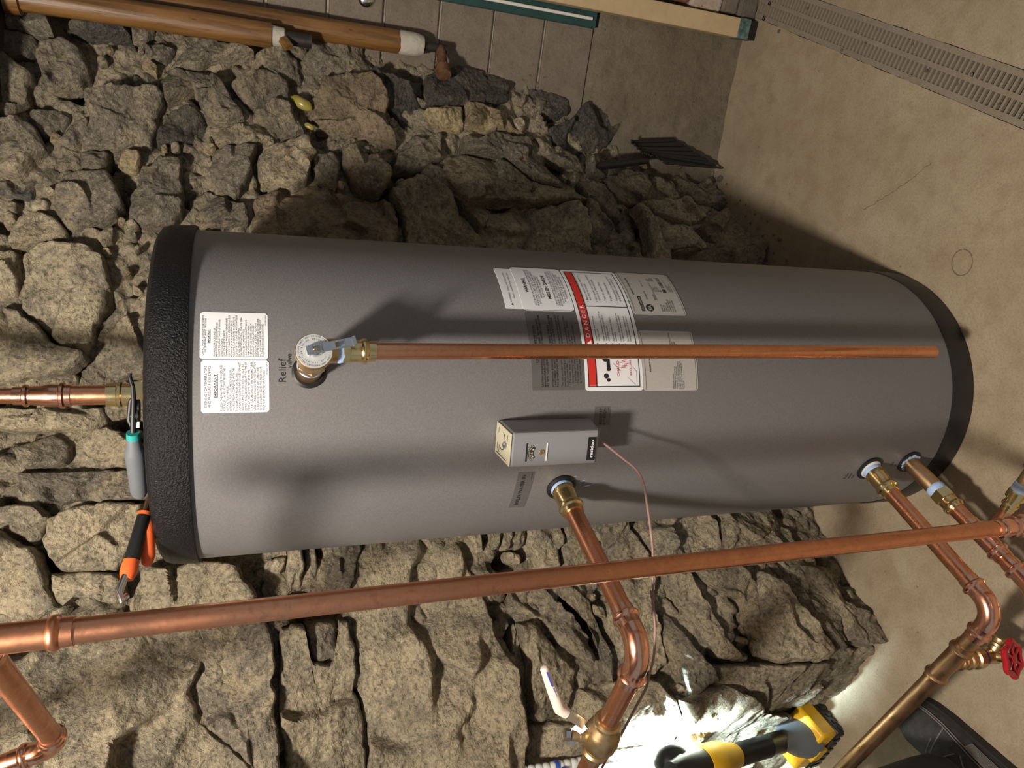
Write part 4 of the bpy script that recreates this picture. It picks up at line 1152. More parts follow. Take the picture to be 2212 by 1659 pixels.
m = MB(); m.lathe(tcb + bd * .125, bd, [(0, .0120), (.03, .0120), (.032, .0165), (.06, .0165), (.062, .010)], 24); m.build('branch_valve', M['brass_dull'], cold)

# ---- vertical riser in front
RX, RY = -.2068, -.542
ris = thing('vertical_riser_pipe', (RX, RY, 0.2), 'tall vertical copper pipe standing in front of the stone wall beside tank', 'pipe')
zb, ztop = 0.338, 1.492
pipe((RX, RY, zb - .01), (RX, RY, ztop + .01), R34, ris, 'copper_old')
coupling((RX, RY, ztop - .006), (RX, RY, ztop + .145), R34 * 1.03, ris, 'copper_old', 'press_tee')
tz = ztop + .065
bdir = norm(atz(118, 1600, tz) - np.array([RX, RY, tz]))
halfpress(np.array([RX, RY, tz]) + bdir * .040, -bdir, R34, ris, 'copper_fit', 'tee_branch', .036)
bl = float(np.linalg.norm(atz(112, 1596, tz) - np.array([RX, RY, tz])))
pipe(np.array([RX, RY, tz]) + bdir * .03, np.array([RX, RY, tz]) + bdir * bl, R34, ris, 'copper_old')
elbow(np.array([RX, RY, tz]) + bdir * (bl + .035), bdir, norm(np.array([-.25, .1, 1.0])), R34, ris, .028, .022)
pipe(np.array([RX, RY, tz]) + bdir * (bl + .035) + norm(np.array([-.25, .1, 1.0])) * .045, np.array([RX, RY, tz]) + bdir * (bl + .035) + norm(np.array([-.25, .1, 1.0])) * .35, R34, ris, 'copper_old')
# lower tee
coupling((RX, RY, zb), (RX, RY, zb - .050), R34, ris, 'copper_fit', 'press_reducer')
m = MB(); m.lathe((RX, RY, zb - .046), (0, 0, -1), [(0, .0115), (.004, .0150), (.008, .0168), (.018, .0168), (.021, .0195), (.026, .0195), (.029, .0165), (.090, .0165), (.093, .0195), (.098, .0195), (.102, .0165), (.11, .016)], 36); m.build('press_tee', M['copper_fit'], ris)
lz_ = zb - .105; ld = norm(np.array([-.86, -.45, 0]))
m = MB(); m.lathe(np.array([RX, RY, lz_]) + ld * .008, ld, [(0, .0165), (.018, .0165), (.030, .0165), (.033, .0195), (.038, .0195), (.042, .0168), (.052, .0165)], 36); m.build('tee_branch', M['copper_fit'], ris)
pipe(np.array([RX, RY, lz_]) + ld * .045, np.array([RX, RY, lz_]) + ld * .40, R1, ris, 'copper_old')
pipe((RX, RY, zb - .15), (RX, RY, 0.0), R1, ris, 'copper_old')

# ---- hot outlet on top of the tank
hot = thing('hot_outlet_pipe', (0, 0, 1.472), 'copper hot water outlet pipe rising from the brass fitting on the tank top', 'pipe')
m = MB(); m.lathe((0, 0, 1.468), (0, 0, 1), [(0, .0185), (.024, .0185), (.026, .017)], 32); m.build('threaded_nipple', M['brass'], hot)
hexnut((0, 0, 1.492), (0, 0, 1), .020, .0225, hot)
m = MB(); m.lathe((0, 0, 1.512), (0, 0, 1), [(0, .0180), (.016, .0180), (.018, .0205), (.022, .0205), (.024, .0182), (.038, .0182), (.038, .0143)], 36); m.build('brass_adapter', M['brass'], hot)
pipe((0, 0, 1.545), (0, 0, 1.605), R1 * 1.08, hot)
m = MB(); m.lathe((0, 0, 1.598), (0, 0, 1), [(0, .0155), (0, .0172), (.008, .0172), (.010, .0205), (.014, .0205), (.016, .0176), (.026, .0176), (.034, .0170), (.040, .0152), (.050, .0150), (.052, .0142), (.056, .0142), (.058, .0170), (.062, .0170), (.064, .0140), (.076, .0138), (.076, .0112)], 36); m.build('press_reducer', M['copper_fit'], hot)
pipe((0, 0, 1.665), (0, 0, 2.0), R34 * 1.05, hot)
# ================================================================ CONTROL BOX ON THE TANK
TH = -15.2
bo = tk(TH, 0, RT); bn = norm(tk(TH, 0, 1.0)); bt = np.array([math.cos(R(TH)), math.sin(R(TH)), 0.0]); up = np.array([0, 0, 1.0])
ctl = thing('aquastat_control', bo + up * .845, 'grey metal thermostat control box with black maker badge mounted on tank', 'thermostat')
hw, zt_, zb_, dp = .0262, .9925, .8440, .064
def bp_(x, d, z): return bo + bt * x + bn * d + up * z
# body: side profile with the chamfered lower corner
prof = [(0.001, zb_ + .0), (.012, zb_ - .002), (dp - .003, zb_ + .010), (dp, zb_ + .014), (dp, zt_), (0.001, zt_)]
m = MB(); m.prism(prof, bo, bn, up, bt, -hw, hw); m.build('case', M['box'], ctl, smooth=False, bevel=.0035)
m = MB(); m.box(bp_(0, dp / 2 + .001, zt_ + .0012), (hw - .0015, dp / 2 - .001, .0012), [bt, bn, up]); tp = m.build('top_plate', M['beige_plate'], ctl, smooth=False, bevel=.0008)
m = MB(); arc = [bp_(.004 + .014 * math.cos(a), .030 + .014 * math.sin(a), zt_ + .0026) for a in np.linspace(.3, 3.6, 20)]; m.tube(arc, .0006, 6); m.build('dial_arc', M['ink'], tp)
m = MB(); m.lathe(bp_(.002, .046, zt_ + .0024), up, [(0, .0055), (.003, .005), (.004, .003), (.004, 0)], 16); m.build('dial_screw', M['chrome'], tp)
m = MB()
for x, d, w_, h_ in ((-.012, .020, .006, .0006), (.014, .052, .005, .0006), (-.020, .030, .0006, .022), (.015, .014, .004, .0005), (-.010, .012, .005, .0005)):
    m.box(bp_(x, d, zt_ + .0025), (w_, h_, .0002), [bt, bn, up])
m.build('dial_print', M['ink'], tp, smooth=False)
# recessed window with scale and screw
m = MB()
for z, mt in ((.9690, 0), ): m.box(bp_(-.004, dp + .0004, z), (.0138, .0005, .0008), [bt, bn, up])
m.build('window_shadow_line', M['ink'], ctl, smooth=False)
m = MB(); m.box(bp_(-.004, dp + .0006, .9375), (.0138, .0007, .0008), [bt, bn, up]); m.build('window_ridge', M['white_plastic'], ctl, smooth=False)
m = MB(); vs = []
for i in range(13):
    a = R(40 + 100 * i / 12); vs += [bp_(-.005 + .0165 * math.cos(a), dp + .0006, .9500 + .0165 * math.sin(a)), bp_(-.005 + .0085 * math.cos(a), dp + .0006, .9500 + .0085 * math.sin(a))]
m.add(vs, [(2 * i, 2 * i + 2, 2 * i + 3, 2 * i + 1) for i in range(12)]); sc_ = m.build('temperature_scale', M['ink'], ctl, smooth=False, fix=False)
m = MB()
for i in range(13):
    a = R(44 + 92 * i / 12); L = .0025 if i % 2 else .0042
    e = bt * math.cos(a) + up * math.sin(a); q = np.cross(e, bn)
    m.box(bp_(-.005, dp + .0008, .950) + e * (.0160 - L / 2), (L / 2, .0003, .0002), [e, q, bn])
for a in (60, 90, 120):
    e = bt * math.cos(R(a)) + up * math.sin(R(a)); m.box(bp_(-.005, dp + .0008, .950) + e * .0105, (.0010, .0013, .0002), [e, np.cross(e, bn), bn])
m.build('scale_marks', M['beige_plate'], sc_, smooth=False)
m = MB(); m.lathe(bp_(-.0045, dp, .9455), bn, [(0, .0042), (.0012, .0040), (.002, .0028), (.002, 0)], 18); m.build('adjusting_screw', M['brass'], ctl)
m = MB(); m.lathe(bp_(-.005, dp - .0001, .9680), bn, [(0, .0013), (.0008, .0013), (.0008, 0)], 12); m.build('pointer_dot', M['ink'], ctl)
m = MB(); m.box(bp_(-.002, dp + .0007, .8660), (.0178, .0008, .0062), [bt, bn, up]); bdg = m.build('badge', M['black'], ctl, smooth=False)
v, f = text_fit('resideo', .0270, .0052, bold=.02); m = MB(); m.add([bp_(-.0155 + x, dp + .0017, .8634 + y) for x, y in v], f); m.build('badge_lettering', M['white_ink'], bdg, smooth=False, fix=False)

# cable: leaves the bottom of the box, loops towards the pipework
cpts = [(1298, 955, -.300), (1310, 962, -.302), (1345, 990, -.315), (1375, 1015, -.33), (1390, 1045, -.34), (1398, 1090, -.35), (1405, 1140, -.36), (1410, 1190, -.365), (1410, 1240, -.37), (1411, 1300, -.375), (1415, 1360, -.38), (1412, 1420, -.38), (1402, 1460, -.375), (1396, 1485, -.365), (1372, 1530, -.33), (1345, 1580, -.30), (1310, 1640, -.27), (1270, 1720, -.22)]
P = [aty(a, bq, y) for a, bq, y in cpts]
Q = []
for i in range(len(P) - 1):
    p0 = P[max(i - 1, 0)]; p1 = P[i]; p2 = P[i + 1]; p3 = P[min(i + 2, len(P) - 1)]
    for t in np.linspace(0, 1, 6, endpoint=False):
        Q.append(.5 * ((2 * p1) + (-p0 + p2) * t + (2 * p0 - 5 * p1 + 4 * p2 - p3) * t * t + (-p0 + 3 * p1 - 3 * p2 + p3) * t ** 3))
Q.append(P[-1])
m = MB(); m.tube(Q, .0019, 8); tag(m.build('control_cable', M['wire']), 'thin pinkish brown cable hanging from the grey control box', 'cable')
# white sealant smears on the tank beside the supply port
m = MB()
for (x0, y0, x1, y1, wv) in ((1248, 1043, 1266, 1036, 1.6), (1256, 1052, 1284, 1046, 1.8), (1240, 1030, 1246, 1028, 1.0)):
    a = cyl(x0, y0, RT + .0005); c = cyl(x1, y1, RT + .0005); ex = norm(c - a); ey = np.cross(ex, norm(a * [1, 1, 0]))
    L = np.linalg.norm(c - a); m.add([a, a + ex * L * .5 + ey * .0007 * wv, c, a + ex * L * .5 - ey * .0007 * wv], [(0, 1, 2, 3)])
m.build('sealant_smears', M['tape'], tank, smooth=False)['kind'] = 'stuff'

# ================================================================ TOOLS ON TOP OF THE TANK
zt2 = 1.472
def top(px, py, z): return atz(px, py, z)
pl = thing('long_nose_pliers', top(300, 1000, zt2), 'black long nose pliers with grey handle and teal collar on tank rim', 'pliers')
# grey handle lying along the front rim
a = tk(-3.5, 1.4830, .268); c = tk(-32, 1.4830, .262)
a = aty(298, 945, -.205); a[2] = 1.4855; c = aty(309, 1074, -.150); c[2] = 1.4855
hd_ = norm(c - a); L = np.linalg.norm(c - a)
m = MB(); m.lathe(a, hd_, [(0, .0075), (.003, .0085), (.014, .0095), (.022, .0120), (.030, .0128), (L * .6, .0118), (L - .012, .0112), (L - .004, .0085), (L, 0)], 24); m.build('handle_grip', M['grip_grey'], pl)
m = MB(); m.lathe(a - hd_ * .008, hd_, [(0, .0080), (.009, .0088), (.009, .006)], 20); m.build('collar', M['teal'], pl)
j0 = a - hd_ * .008; j1 = aty(289, 868, -.215); j2 = aty(282, 806, -.215)
m = MB(); m.tube([j0, j0 * .5 + j1 * .5, j1, j1 * .5 + j2 * .5 + np.array([0, 0, -.001]), j2 * .88 + j1 * .12 + np.array([0, 0, .0015]), j2], [.0036, .0034, .0032, .0028, .0026, .0022], 10); m.build('jaw', M['rubber'], pl)
m = MB(); m.tube([j0 + np.array([0, .004, -.002]), j0 * .6 + j1 * .4 + np.array([0, .004, .005]), j1 + np.array([0, .003, .004]), j1 * .8 + j2 * .2], [.0030, .0036, .0034, .0016], 10); m.build('jaw', M['rubber'], pl)
m = MB(); pc = j0 * .42 + j1 * .58 + np.array([0, .010, -.006]); m.lathe(pc, (0, 0, 1), [(0, .012), (.010, .012), (.012, .008), (.012, 0)], 18); m.lathe(pc + (j1 - j0) * .25, (0, 0, 1), [(0, .010), (.008, .010), (.008, 0)], 16); m.build('pivot', M['black'], pl)
m = MB(); m.box(j0 * .75 + j1 * .25 + np.array([0, .004, -.003]), (.004, .004, .0045)); m.tube([j0 * .7 + j1 * .3 + np.array([0, -.001, .0]), j0 * .45 + j1 * .55 + np.array([0, -.001, .002])], .0014, 8); m.build('return_spring', M['foam'], pl)

cu_ = thing('orange_pliers', aty(300, 1160, -.12), 'orange and black handled pliers overhanging the tank rim on the stone side', 'pliers')
g0 = aty(312, 1112, -.155); g1 = aty(284, 1212, -.190)
gd = norm(g1 - g0); L = np.linalg.norm(g1 - g0)
m = MB(); m.lathe(g0, gd, [(0, .0075), (.002, .0090), (L - .004, .0098), (L, .0090)], 20); m.build('handle_grip', M['black'], cu_)
m = MB(); m.lathe(g0 - gd * .004, gd, [(0, .006), (.001, .0092), (.006, .0092), (.006, .006)], 20); m.build('grip_collar', M['orange'], cu_)
m = MB(); m.lathe(g1 - gd * .001, gd, [(0, .0100), (.010, .0110), (.018, .0105), (.026, .0080), (.028, .0)], 20); m.build('grip_end', M['orange'], cu_)
m = MB(); m.tube([g0 + (g0 - g1) * .32 + np.array([.004, 0, 0]), g0], [.003, .004], 10); m.build('shank', M['bronze'], cu_)
k0 = aty(322, 1105, -.150); k1 = aty(318, 1218, -.175)
m = MB(); m.tube([k0, k0 * .6 + k1 * .4 + np.array([0, -.003, 0]), k0 * .15 + k1 * .85, k1], [.0045, .0095, .0098, .0070], 18); m.lathe(k1, norm(k1 - k0), [(0, .0070), (.003, .004), (.0035, 0)], 18); m.build('lower_handle', M['orange'], cu_)
e0 = g1 + gd * .018
m = MB(); m.tube([e0 + np.array([0, -.006, .002]), e0 + gd * .020 + np.array([0, -.008, .004]), e0 + gd * .034 + np.array([0, -.004, .0]), e0 + gd * .030 + np.array([0, .003, -.006])], [.0045, .0056, .0056, .0040], 14); m.build('chrome_end', M['chrome'], cu_)

# ================================================================ TORCH (stands on its battery, head out of frame at the top)
tb = atz(1769, 1578, 0.0); TS = 1.42
th_dir = norm(aty(1410, 1684, tb[1] - .20) - (tb + np.array([0, 0, .02])))
tor = thing('cordless_work_light', tb, 'yellow and black cordless work light standing on its battery by the wall', 'work light')
fx = norm(np.array([.80, -.55, 0]) - th_dir * (np.array([.80, -.55, 0]) @ th_dir)); fy = np.cross(th_dir, fx)
def tp_(x, y, t): return tb + (th_dir * t * 1.33 + (fx * x + fy * y) * .86) * TS
def slab(name, mat, t0, t1, hx, hy, bev, cx=0, cy=0, root=tor, tx=1.0, ty=1.0):
    m = MB()
    vs = [tp_(cx + sx * hx, cy + sy * hy, t0) for sx, sy in ((-1, -1), (1, -1), (1, 1), (-1, 1))] + [tp_(cx + sx * hx * tx, cy + sy * hy * ty, t1) for sx, sy in ((-1, -1), (1, -1), (1, 1), (-1, 1))]
    m.add(vs, [(3, 2, 1, 0), (4, 5, 6, 7), (0, 1, 5, 4), (1, 2, 6, 5), (2, 3, 7, 6), (3, 0, 4, 7)])
    return m.build(name, M[mat], root, smooth=True, bevel=bev, ang=60)
_MB = MB
class MBT(MB):
    def lathe(self, p0, d, prof, seg=32, **k): return MB.lathe(self, p0, d, [(a * TS * (1.33 if abs(float(norm(d) @ th_dir)) > .99 else 1.0), c * TS * .92) for a, c in prof], seg, **k)
    def box(self, c, h, ax=None): return MB.box(self, c, tuple(x * TS for x in h), ax)
    def tube(self, pts, r, seg=20, cap=True): return MB.tube(self, pts, r * TS, seg, cap)
bat = slab('battery', 'black', .002, .030, .056, .040, .004)
m = MBT()
for i in range(7): m.box(tp_(-.048 + i * .016, -.0405, .014), (.0035, .0015, .012), [fx, fy, th_dir])
for i in range(5): m.box(tp_(.0565, -.03 + i * .015, .014), (.0015, .0035, .012), [fx, fy, th_dir])
m.build('battery_ribs', M['black'], bat, smooth=False)
foot = slab('foot', 'yellow', .029, .060, .054, .038, .007, tx=.94, ty=.94)
slab('latch', 'yellow', .034, .054, .016, .006, .002, 0, -.040, foot)
m = MBT(); m.box(tp_(.0, -.0405, .026), (.030, .0012, .0070), [fx, fy, th_dir]); lb = m.build('battery_label', M['ink'], bat, smooth=False)
v, f = text_fit('XRP', .030, .006, bold=.02); m = MBT(); m.add([tp_(-.026 + x, -.0421, .0235 + y) for x, y in v], f); m.build('label_lettering', M['yellow'], lb, smooth=False, fix=False)
m = MBT(); m.lathe(tp_(0, 0, .050), th_dir, [(0, .046), (.006, .044), (.020, .034), (.030, .026), (.040, .0215), (.052, .0200)], 32, scale=(1.0, .8)); m.build('boot', M['grip_grey'], tor)
m = MBT(); m.lathe(tp_(0, 0, .098), th_dir, [(0, .0190), (.030, .0185), (.031, .0192), (.034, .0192), (.035, .0185), (.110, .0190), (.112, .018)], 32); m.build('handle', M['black'], tor)
m = MBT(); m.lathe(tp_(0, 0, .198), th_dir, [(0, .0200), (.004, .0215), (.012, .0215), (.014, .0235), (.020, .0240), (.026, .0290), (.060, .0310), (.066, .0290)], 32); yc = m.build('head_collar', M['yellow'], tor)
m = MBT()
for i in range(3): 
    a_ = [tp_(.031 * math.cos(t), .031 * math.sin(t), .232 + i * .010) for t in np.linspace(R(-120), R(-60), 9)]; m.tube(a_, .0028, 8)
m.build('grip_ribs', M['yellow'], yc)
# head, pivoted towards the wall
hc = tp_(0, 0, .290); hdir = norm(np.array([.25, .90, -.25]))
m = MBT(); m.lathe(tp_(0, 0, .262), th_dir, [(0, .0285), (.010, .0270), (.040, .0260), (.052, .018), (.054, 0)], 32); m.build('head_body', M['black'], tor)
m = MBT(); m.lathe(hc + th_dir * .03 + hdir * .004 * TS, hdir, [(0, .015), (.006, .021), (.016, .027), (.020, .028), (.022, .028), (.022, .025), (.018, .022), (.016, 0)], 32); m.build('lamp_head', M['black'], tor)
LP_ = hc + th_dir * .03 + hdir * .034 * TS
LED = lamp('work_light_beam', 'SPOT', LP_, 135, (0.64, 0.88, 1.0), .02)
LED.data.spot_size = R(165); LED.data.spot_blend = .5
aim(LED, LP_ + hdir)

# ================================================================ PERSON (squatting plumber, only a shoe and shin reach the picture)
M['trouser'] = plain('black_work_trousers', (0.010, 0.010, 0.011), 0.85, nz=0.3, nscale=40, bmp=0.4, bscale=60, bdist=.004)
M['suede'] = plain('dark_grey_suede', (0.042, 0.040, 0.038), 0.9, nz=0.35, nscale=90, bmp=0.4, bscale=400)
M['piping'] = plain('pale_grey_stitching', (0.20, 0.18, 0.165), 0.8)
M['sole'] = plain('dark_rubber_sole', (0.020, 0.019, 0.017), 0.7, nz=.2)
M['skin'] = plain('skin', (0.55, 0.33, 0.24), 0.5, nz=.08)
def skin_mesh(name, nodes, edges, mat, parent, sub=2):
    """nodes: {key: (x, y, z, radius)}; grown with a Skin modifier"""
    keys = list(nodes); ix = {k: i for i, k in enumerate(keys)}
    o0 = org(parent)
    me = bpy.data.meshes.new(name)
    me.from_pydata([tuple(np.array(nodes[k][:3]) - o0) for k in keys], [(ix[a], ix[c]) for a, c in edges], [])
    ob = bpy.data.objects.new(name, me); COL.objects.link(ob)
    if parent is not None: ob.parent = parent
    ORG[ob.name] = o0
    md = ob.modifiers.new('skin', 'SKIN'); md.use_smooth_shade = True
    me.skin_vertices[0].data  # layer made with the modifier
    for i, k in enumerate(keys):
        r = nodes[k][3]; rr = (r, r) if not hasattr(r, '__len__') else r
        me.skin_vertices[0].data[i].radius = rr
    me.skin_vertices[0].data[0].use_root = True
    md2 = ob.modifiers.new('sub', 'SUBSURF'); md2.levels = sub; md2.render_levels = sub
    me.materials.append(mat)
    return ob
HEEL = np.array([-.778, -.385, 0]); TOE = np.array([-.703, -.110, 0])
per = thing('person', (-.95, -.35, 0), 'person in black trousers and dark grey suede shoe beside the copper return pipe', 'person')
ank = np.array([-.735, -.300, .095]); kn = np.array([-.755, -.30, .50]); hip = np.array([-1.02, -.52, .25])
ank2 = np.array([-1.12, -.22, .095]); kn2 = np.array([-1.13, -.23, .50]); hip2 = np.array([-1.22, -.44, .25])
pel = (hip + hip2) / 2 + np.array([-.03, -.03, .03])
ch_ = pel + np.array([.02, .02, .36]); nk = pel + np.array([.06, .06, .50]); hdc = pel + np.array([.10, .10, .63])
ax_ = norm(hip2 - hip)
sh1 = ch_ - ax_ * .19 + np.array([0, 0, .08]); sh2 = ch_ + ax_ * .19 + np.array([0, 0, .08])
el1 = sh1 + np.array([.10, -.02, -.25]); el2 = sh2 + np.array([.02, .12, -.25])
wr1 = np.array([-.91, -.40, .60]); wr2 = np.array([-1.20, -.32, .60])
nd = {'pel': (*pel, .085), 'hip': (*hip, .052), 'kn': (*kn, .045), 'ank': (*ank, .028), 'hip2': (*hip2, .052), 'kn2': (*kn2, .045), 'ank2': (*ank2, .028),
      'belly': (*(pel * .5 + ch_ * .5), .085), 'ch': (*ch_, .09), 'nk': (*nk, .052), 'hd': (*(hdc - np.array([0, 0, .03])), .072), 'hd2': (*(hdc + np.array([-.005, -.005, .055])), .080),
      'sh1': (*sh1, .036), 'el1': (*el1, .034), 'wr1': (*wr1, .026), 'sh2': (*sh2, .036), 'el2': (*el2, .034), 'wr2': (*wr2, .026)}
ed = [('pel', 'hip'), ('hip', 'kn'), ('kn', 'ank'), ('pel', 'hip2'), ('hip2', 'kn2'), ('kn2', 'ank2'), ('pel', 'belly'), ('belly', 'ch'), ('ch', 'nk'), ('nk', 'hd'), ('hd', 'hd2'), ('ch', 'sh1'), ('sh1', 'el1'), ('el1', 'wr1'), ('ch', 'sh2'), ('sh2', 'el2'), ('el2', 'wr2')]
for tag_, wr, tgt in (('a', wr1, np.array([-.85, -.345, .565])), ('b', wr2, np.array([-1.16, -.265, .565]))):
    hdv = norm(tgt - wr); sdv = norm(np.cross(hdv, (0, 0, 1))); pm = wr + hdv * .045
    nd['pm' + tag_] = (*pm, (.034, .015)); ed.append(('wr' + ('1' if tag_ == 'a' else '2'), 'pm' + tag_))
    for q, (off_, L) in enumerate(((-.027, .058), (-.009, .068), (.009, .064), (.026, .050))):
        k1_, k2_, k3_ = tag_ + 'f%d' % q, tag_ + 'g%d' % q, tag_ + 'h%d' % q
        b0 = pm + hdv * .032 + sdv * off_
        nd[k1_] = (*b0, .0088); nd[k2_] = (*(b0 + hdv * L * .5 + np.array([0, 0, -.006])), .0082); nd[k3_] = (*(b0 + hdv * L * .85 + np.array([0, 0, -.030])), .0070)
        ed += [('pm' + tag_, k1_), (k1_, k2_), (k2_, k3_)]
    t0 = pm - hdv * .02 + sdv * .032; nd[tag_ + 't0'] = (*t0, .0105); nd[tag_ + 't1'] = (*(t0 + hdv * .035 + sdv * .018 + np.array([0, 0, -.012])), .0088); ed += [('pm' + tag_, tag_ + 't0'), (tag_ + 't0', tag_ + 't1')]
skin_mesh('body', nd, ed, M['skin'], per)
fdir = norm(np.array([.75, .65, 0])); fs_ = np.array([-fdir[1], fdir[0], 0])
m = MB(); hq = hdc + np.array([0, 0, .02])
m.lathe(hq + fdir * .075 + np.array([0, 0, .012]), norm(fdir * .8 - np.array([0, 0, .6])), [(0, .008), (.02, .013), (.03, .010), (.034, 0)], 12); m.build('nose', M['skin'], per)
for sg in (-1, 1):
    m = MB(); m.lathe(hq + fdir * .066 + fs_ * sg * .031 + np.array([0, 0, .022]), fdir, [(0, .010), (.008, .009), (.012, .005), (.013, 0)], 12); m.build('eye', M['white_plastic'], per)
    m = MB(); m.lathe(hq + fs_ * sg * .072, fs_ * sg, [(0, .012), (.006, .026), (.010, .024), (.011, 0)], 14, scale=(.7, 1.0)); m.build('ear', M['skin'], per)
m = MB(); m.box(hq + fdir * .078 + np.array([0, 0, -.040]), (.006, .022, .004), [fdir, fs_, (0, 0, 1)]); m.build('mouth', M['pier_red'], per, smooth=False)
m = MB(); m.lathe(hq - fdir * .012 + np.array([0, 0, .020]), (0, 0, 1), [(-.03, .080), (0, .092), (.04, .090), (.075, .066), (.095, .03), (.10, 0)], 24); m.build('knit_cap', M['trouser'], per)
tr = {'pel': (*pel, .145), 'hip': (*hip, .098), 'kn': (*kn, .070), 'mid': (*(kn * .5 + ank * .5 + np.array([-.004, -.012, 0])), .072), 'ank': (*(ank + np.array([0, 0, .012])), .064),
      'hip2': (*hip2, .098), 'kn2': (*kn2, .074), 'mid2': (*(kn2 * .5 + ank2 * .5), .070), 'ank2': (*(ank2 + np.array([0, 0, .03])), .064), 'belly': (*(pel * .8 + ch_ * .2), .135)}
skin_mesh('trousers', tr, [('pel', 'hip'), ('hip', 'kn'), ('kn', 'mid'), ('mid', 'ank'), ('pel', 'hip2'), ('hip2', 'kn2'), ('kn2', 'mid2'), ('mid2', 'ank2'), ('pel', 'belly')], M['trouser'], per)
jk = {'belly': (*(pel * .85 + ch_ * .15), .150), 'b2': (*(pel * .5 + ch_ * .5), .145), 'ch': (*ch_, .158), 'nk': (*(nk - np.array([0, 0, .02])), .066), 'sh1': (*sh1, .074), 'el1': (*el1, .056), 'w1': (*(wr1 * .85 + el1 * .15), .042), 'sh2': (*sh2, .074), 'el2': (*el2, .056), 'w2': (*(wr2 * .85 + el2 * .15), .042)}
skin_mesh('jacket', jk, [('belly', 'b2'), ('b2', 'ch'), ('ch', 'nk'), ('ch', 'sh1'), ('sh1', 'el1'), ('el1', 'w1'), ('ch', 'sh2'), ('sh2', 'el2'), ('el2', 'w2')], M['trouser'], per)
def shoe(heel, toe, mirror=1):
    ax = norm(toe - heel); sx = np.array([ax[1], -ax[0], 0]) * mirror; L = np.linalg.norm(toe - heel)
    # cross sections along the shoe: t, half width, top height, inner bias
    secs = [(0.0, .022, .070), (.03, .034, .092), (.12, .039, .105), (.26, .040, .112), (.40, .043, .104), (.52, .046, .090), (.66, .051, .074), (.80, .053, .066), (.90, .049, .061), (.96, .038, .054), (.99, .024, .044), (1.0, .012, .034)]
    n = 18; vs = []; fs = []
    for t, hwid, top_ in secs:
        c = heel + ax * L * t + sx * .006 * math.sin(t * 3.1)
        for k in range(n):
            a = math.pi * k / (n - 1)
            x = math.cos(a); y = math.sin(a) ** .75
            vs.append(c + sx * hwid * x * (1 - .25 * y * y) + np.array([0, 0, .014 + (top_ - .014) * y]))
    for i in range(len(secs) - 1):
        for k in range(n - 1): fs.append((i * n + k, i * n + k + 1, (i + 1) * n + k + 1, (i + 1) * n + k))
    fs.append(tuple(range(n))); fs.append(tuple(reversed(range((len(secs) - 1) * n, len(secs) * n))))
    m = MB(); m.add(vs, fs); s_ = m.build('shoe', M['suede'], per, ang=80)
    out = []
    for t, hwid, _ in secs: out.append((t, hwid + .004))
    m = MB(); lft = [heel + ax * L * (t * 1.03 - .015) + sx * (w_ + .006 * math.sin(t * 3.1)) for t, w_ in out]; rgt = [heel + ax * L * (t * 1.03 - .015) + sx * (-w_ + .006 * math.sin(t * 3.1)) for t, w_ in out]
    ringp = lft + rgt[::-1]; k = len(ringp)
    m.add([p + np.array([0, 0, .0]) for p in ringp] + [p + np.array([0, 0, .020]) for p in ringp], [tuple(reversed(range(k))), tuple(range(k, 2 * k))] + [(i, (i + 1) % k, k + (i + 1) % k, k + i) for i in range(k)])
    m.build('sole', M['sole'], s_, ang=50)
    def on(t, a):
        for i in range(len(secs) - 1):
            if secs[i][0] <= t <= secs[i + 1][0]:
                f = (t - secs[i][0]) / (secs[i + 1][0] - secs[i][0]); hwid = secs[i][1] * (1 - f) + secs[i + 1][1] * f; tp2 = secs[i][2] * (1 - f) + secs[i + 1][2] * f; break
        x = math.cos(a); y = math.sin(a) ** .75
        return heel + ax * L * t + sx * .006 * math.sin(t * 3.1) + sx * hwid * x * (1 - .25 * y * y) * 1.02 + np.array([0, 0, .014 + (tp2 - .014) * y * 1.015])
    m = MB()
    seams = [[on(t, a) for t, a in zip(np.linspace(.02, .96, 30), np.full(30, R(24)))], [on(t, a) for t, a in zip(np.linspace(.02, .96, 30), np.full(30, R(20)))],
             [on(.66 - .06 * math.sin(a), a) for a in np.linspace(R(24), R(165), 24)], [on(.70 - .06 * math.sin(a), a) for a in np.linspace(R(60), R(165), 20)],
             [on(.42 + .10 * math.sin(a) ** 2, a) for a in np.linspace(R(40), R(140), 24)], [on(t, R(158)) for t in np.linspace(.2, .95, 24)], [on(t, R(40) + .3 * math.sin(t * 8)) for t in np.linspace(.10, .43, 16)]]
    for sm in seams: m.tube(sm, .0013, 6)
    m.build('seam_piping', M['piping'], s_)
    m = MB()
    for i in range(9):
        a = R(8 + i * 1.6); m.tube([on(t, a) + sx * .001 for t in np.linspace(.10, .46, 10)], .0008, 5)
    m.build('ribbed_side_panel', M['piping'], s_)['kind'] = 'stuff'
shoe(HEEL, TOE)
shoe(ank2 * [1, 1, 0] + np.array([.0, -.085, 0]), ank2 * [1, 1, 0] + np.array([.06, .19, 0]), -1)
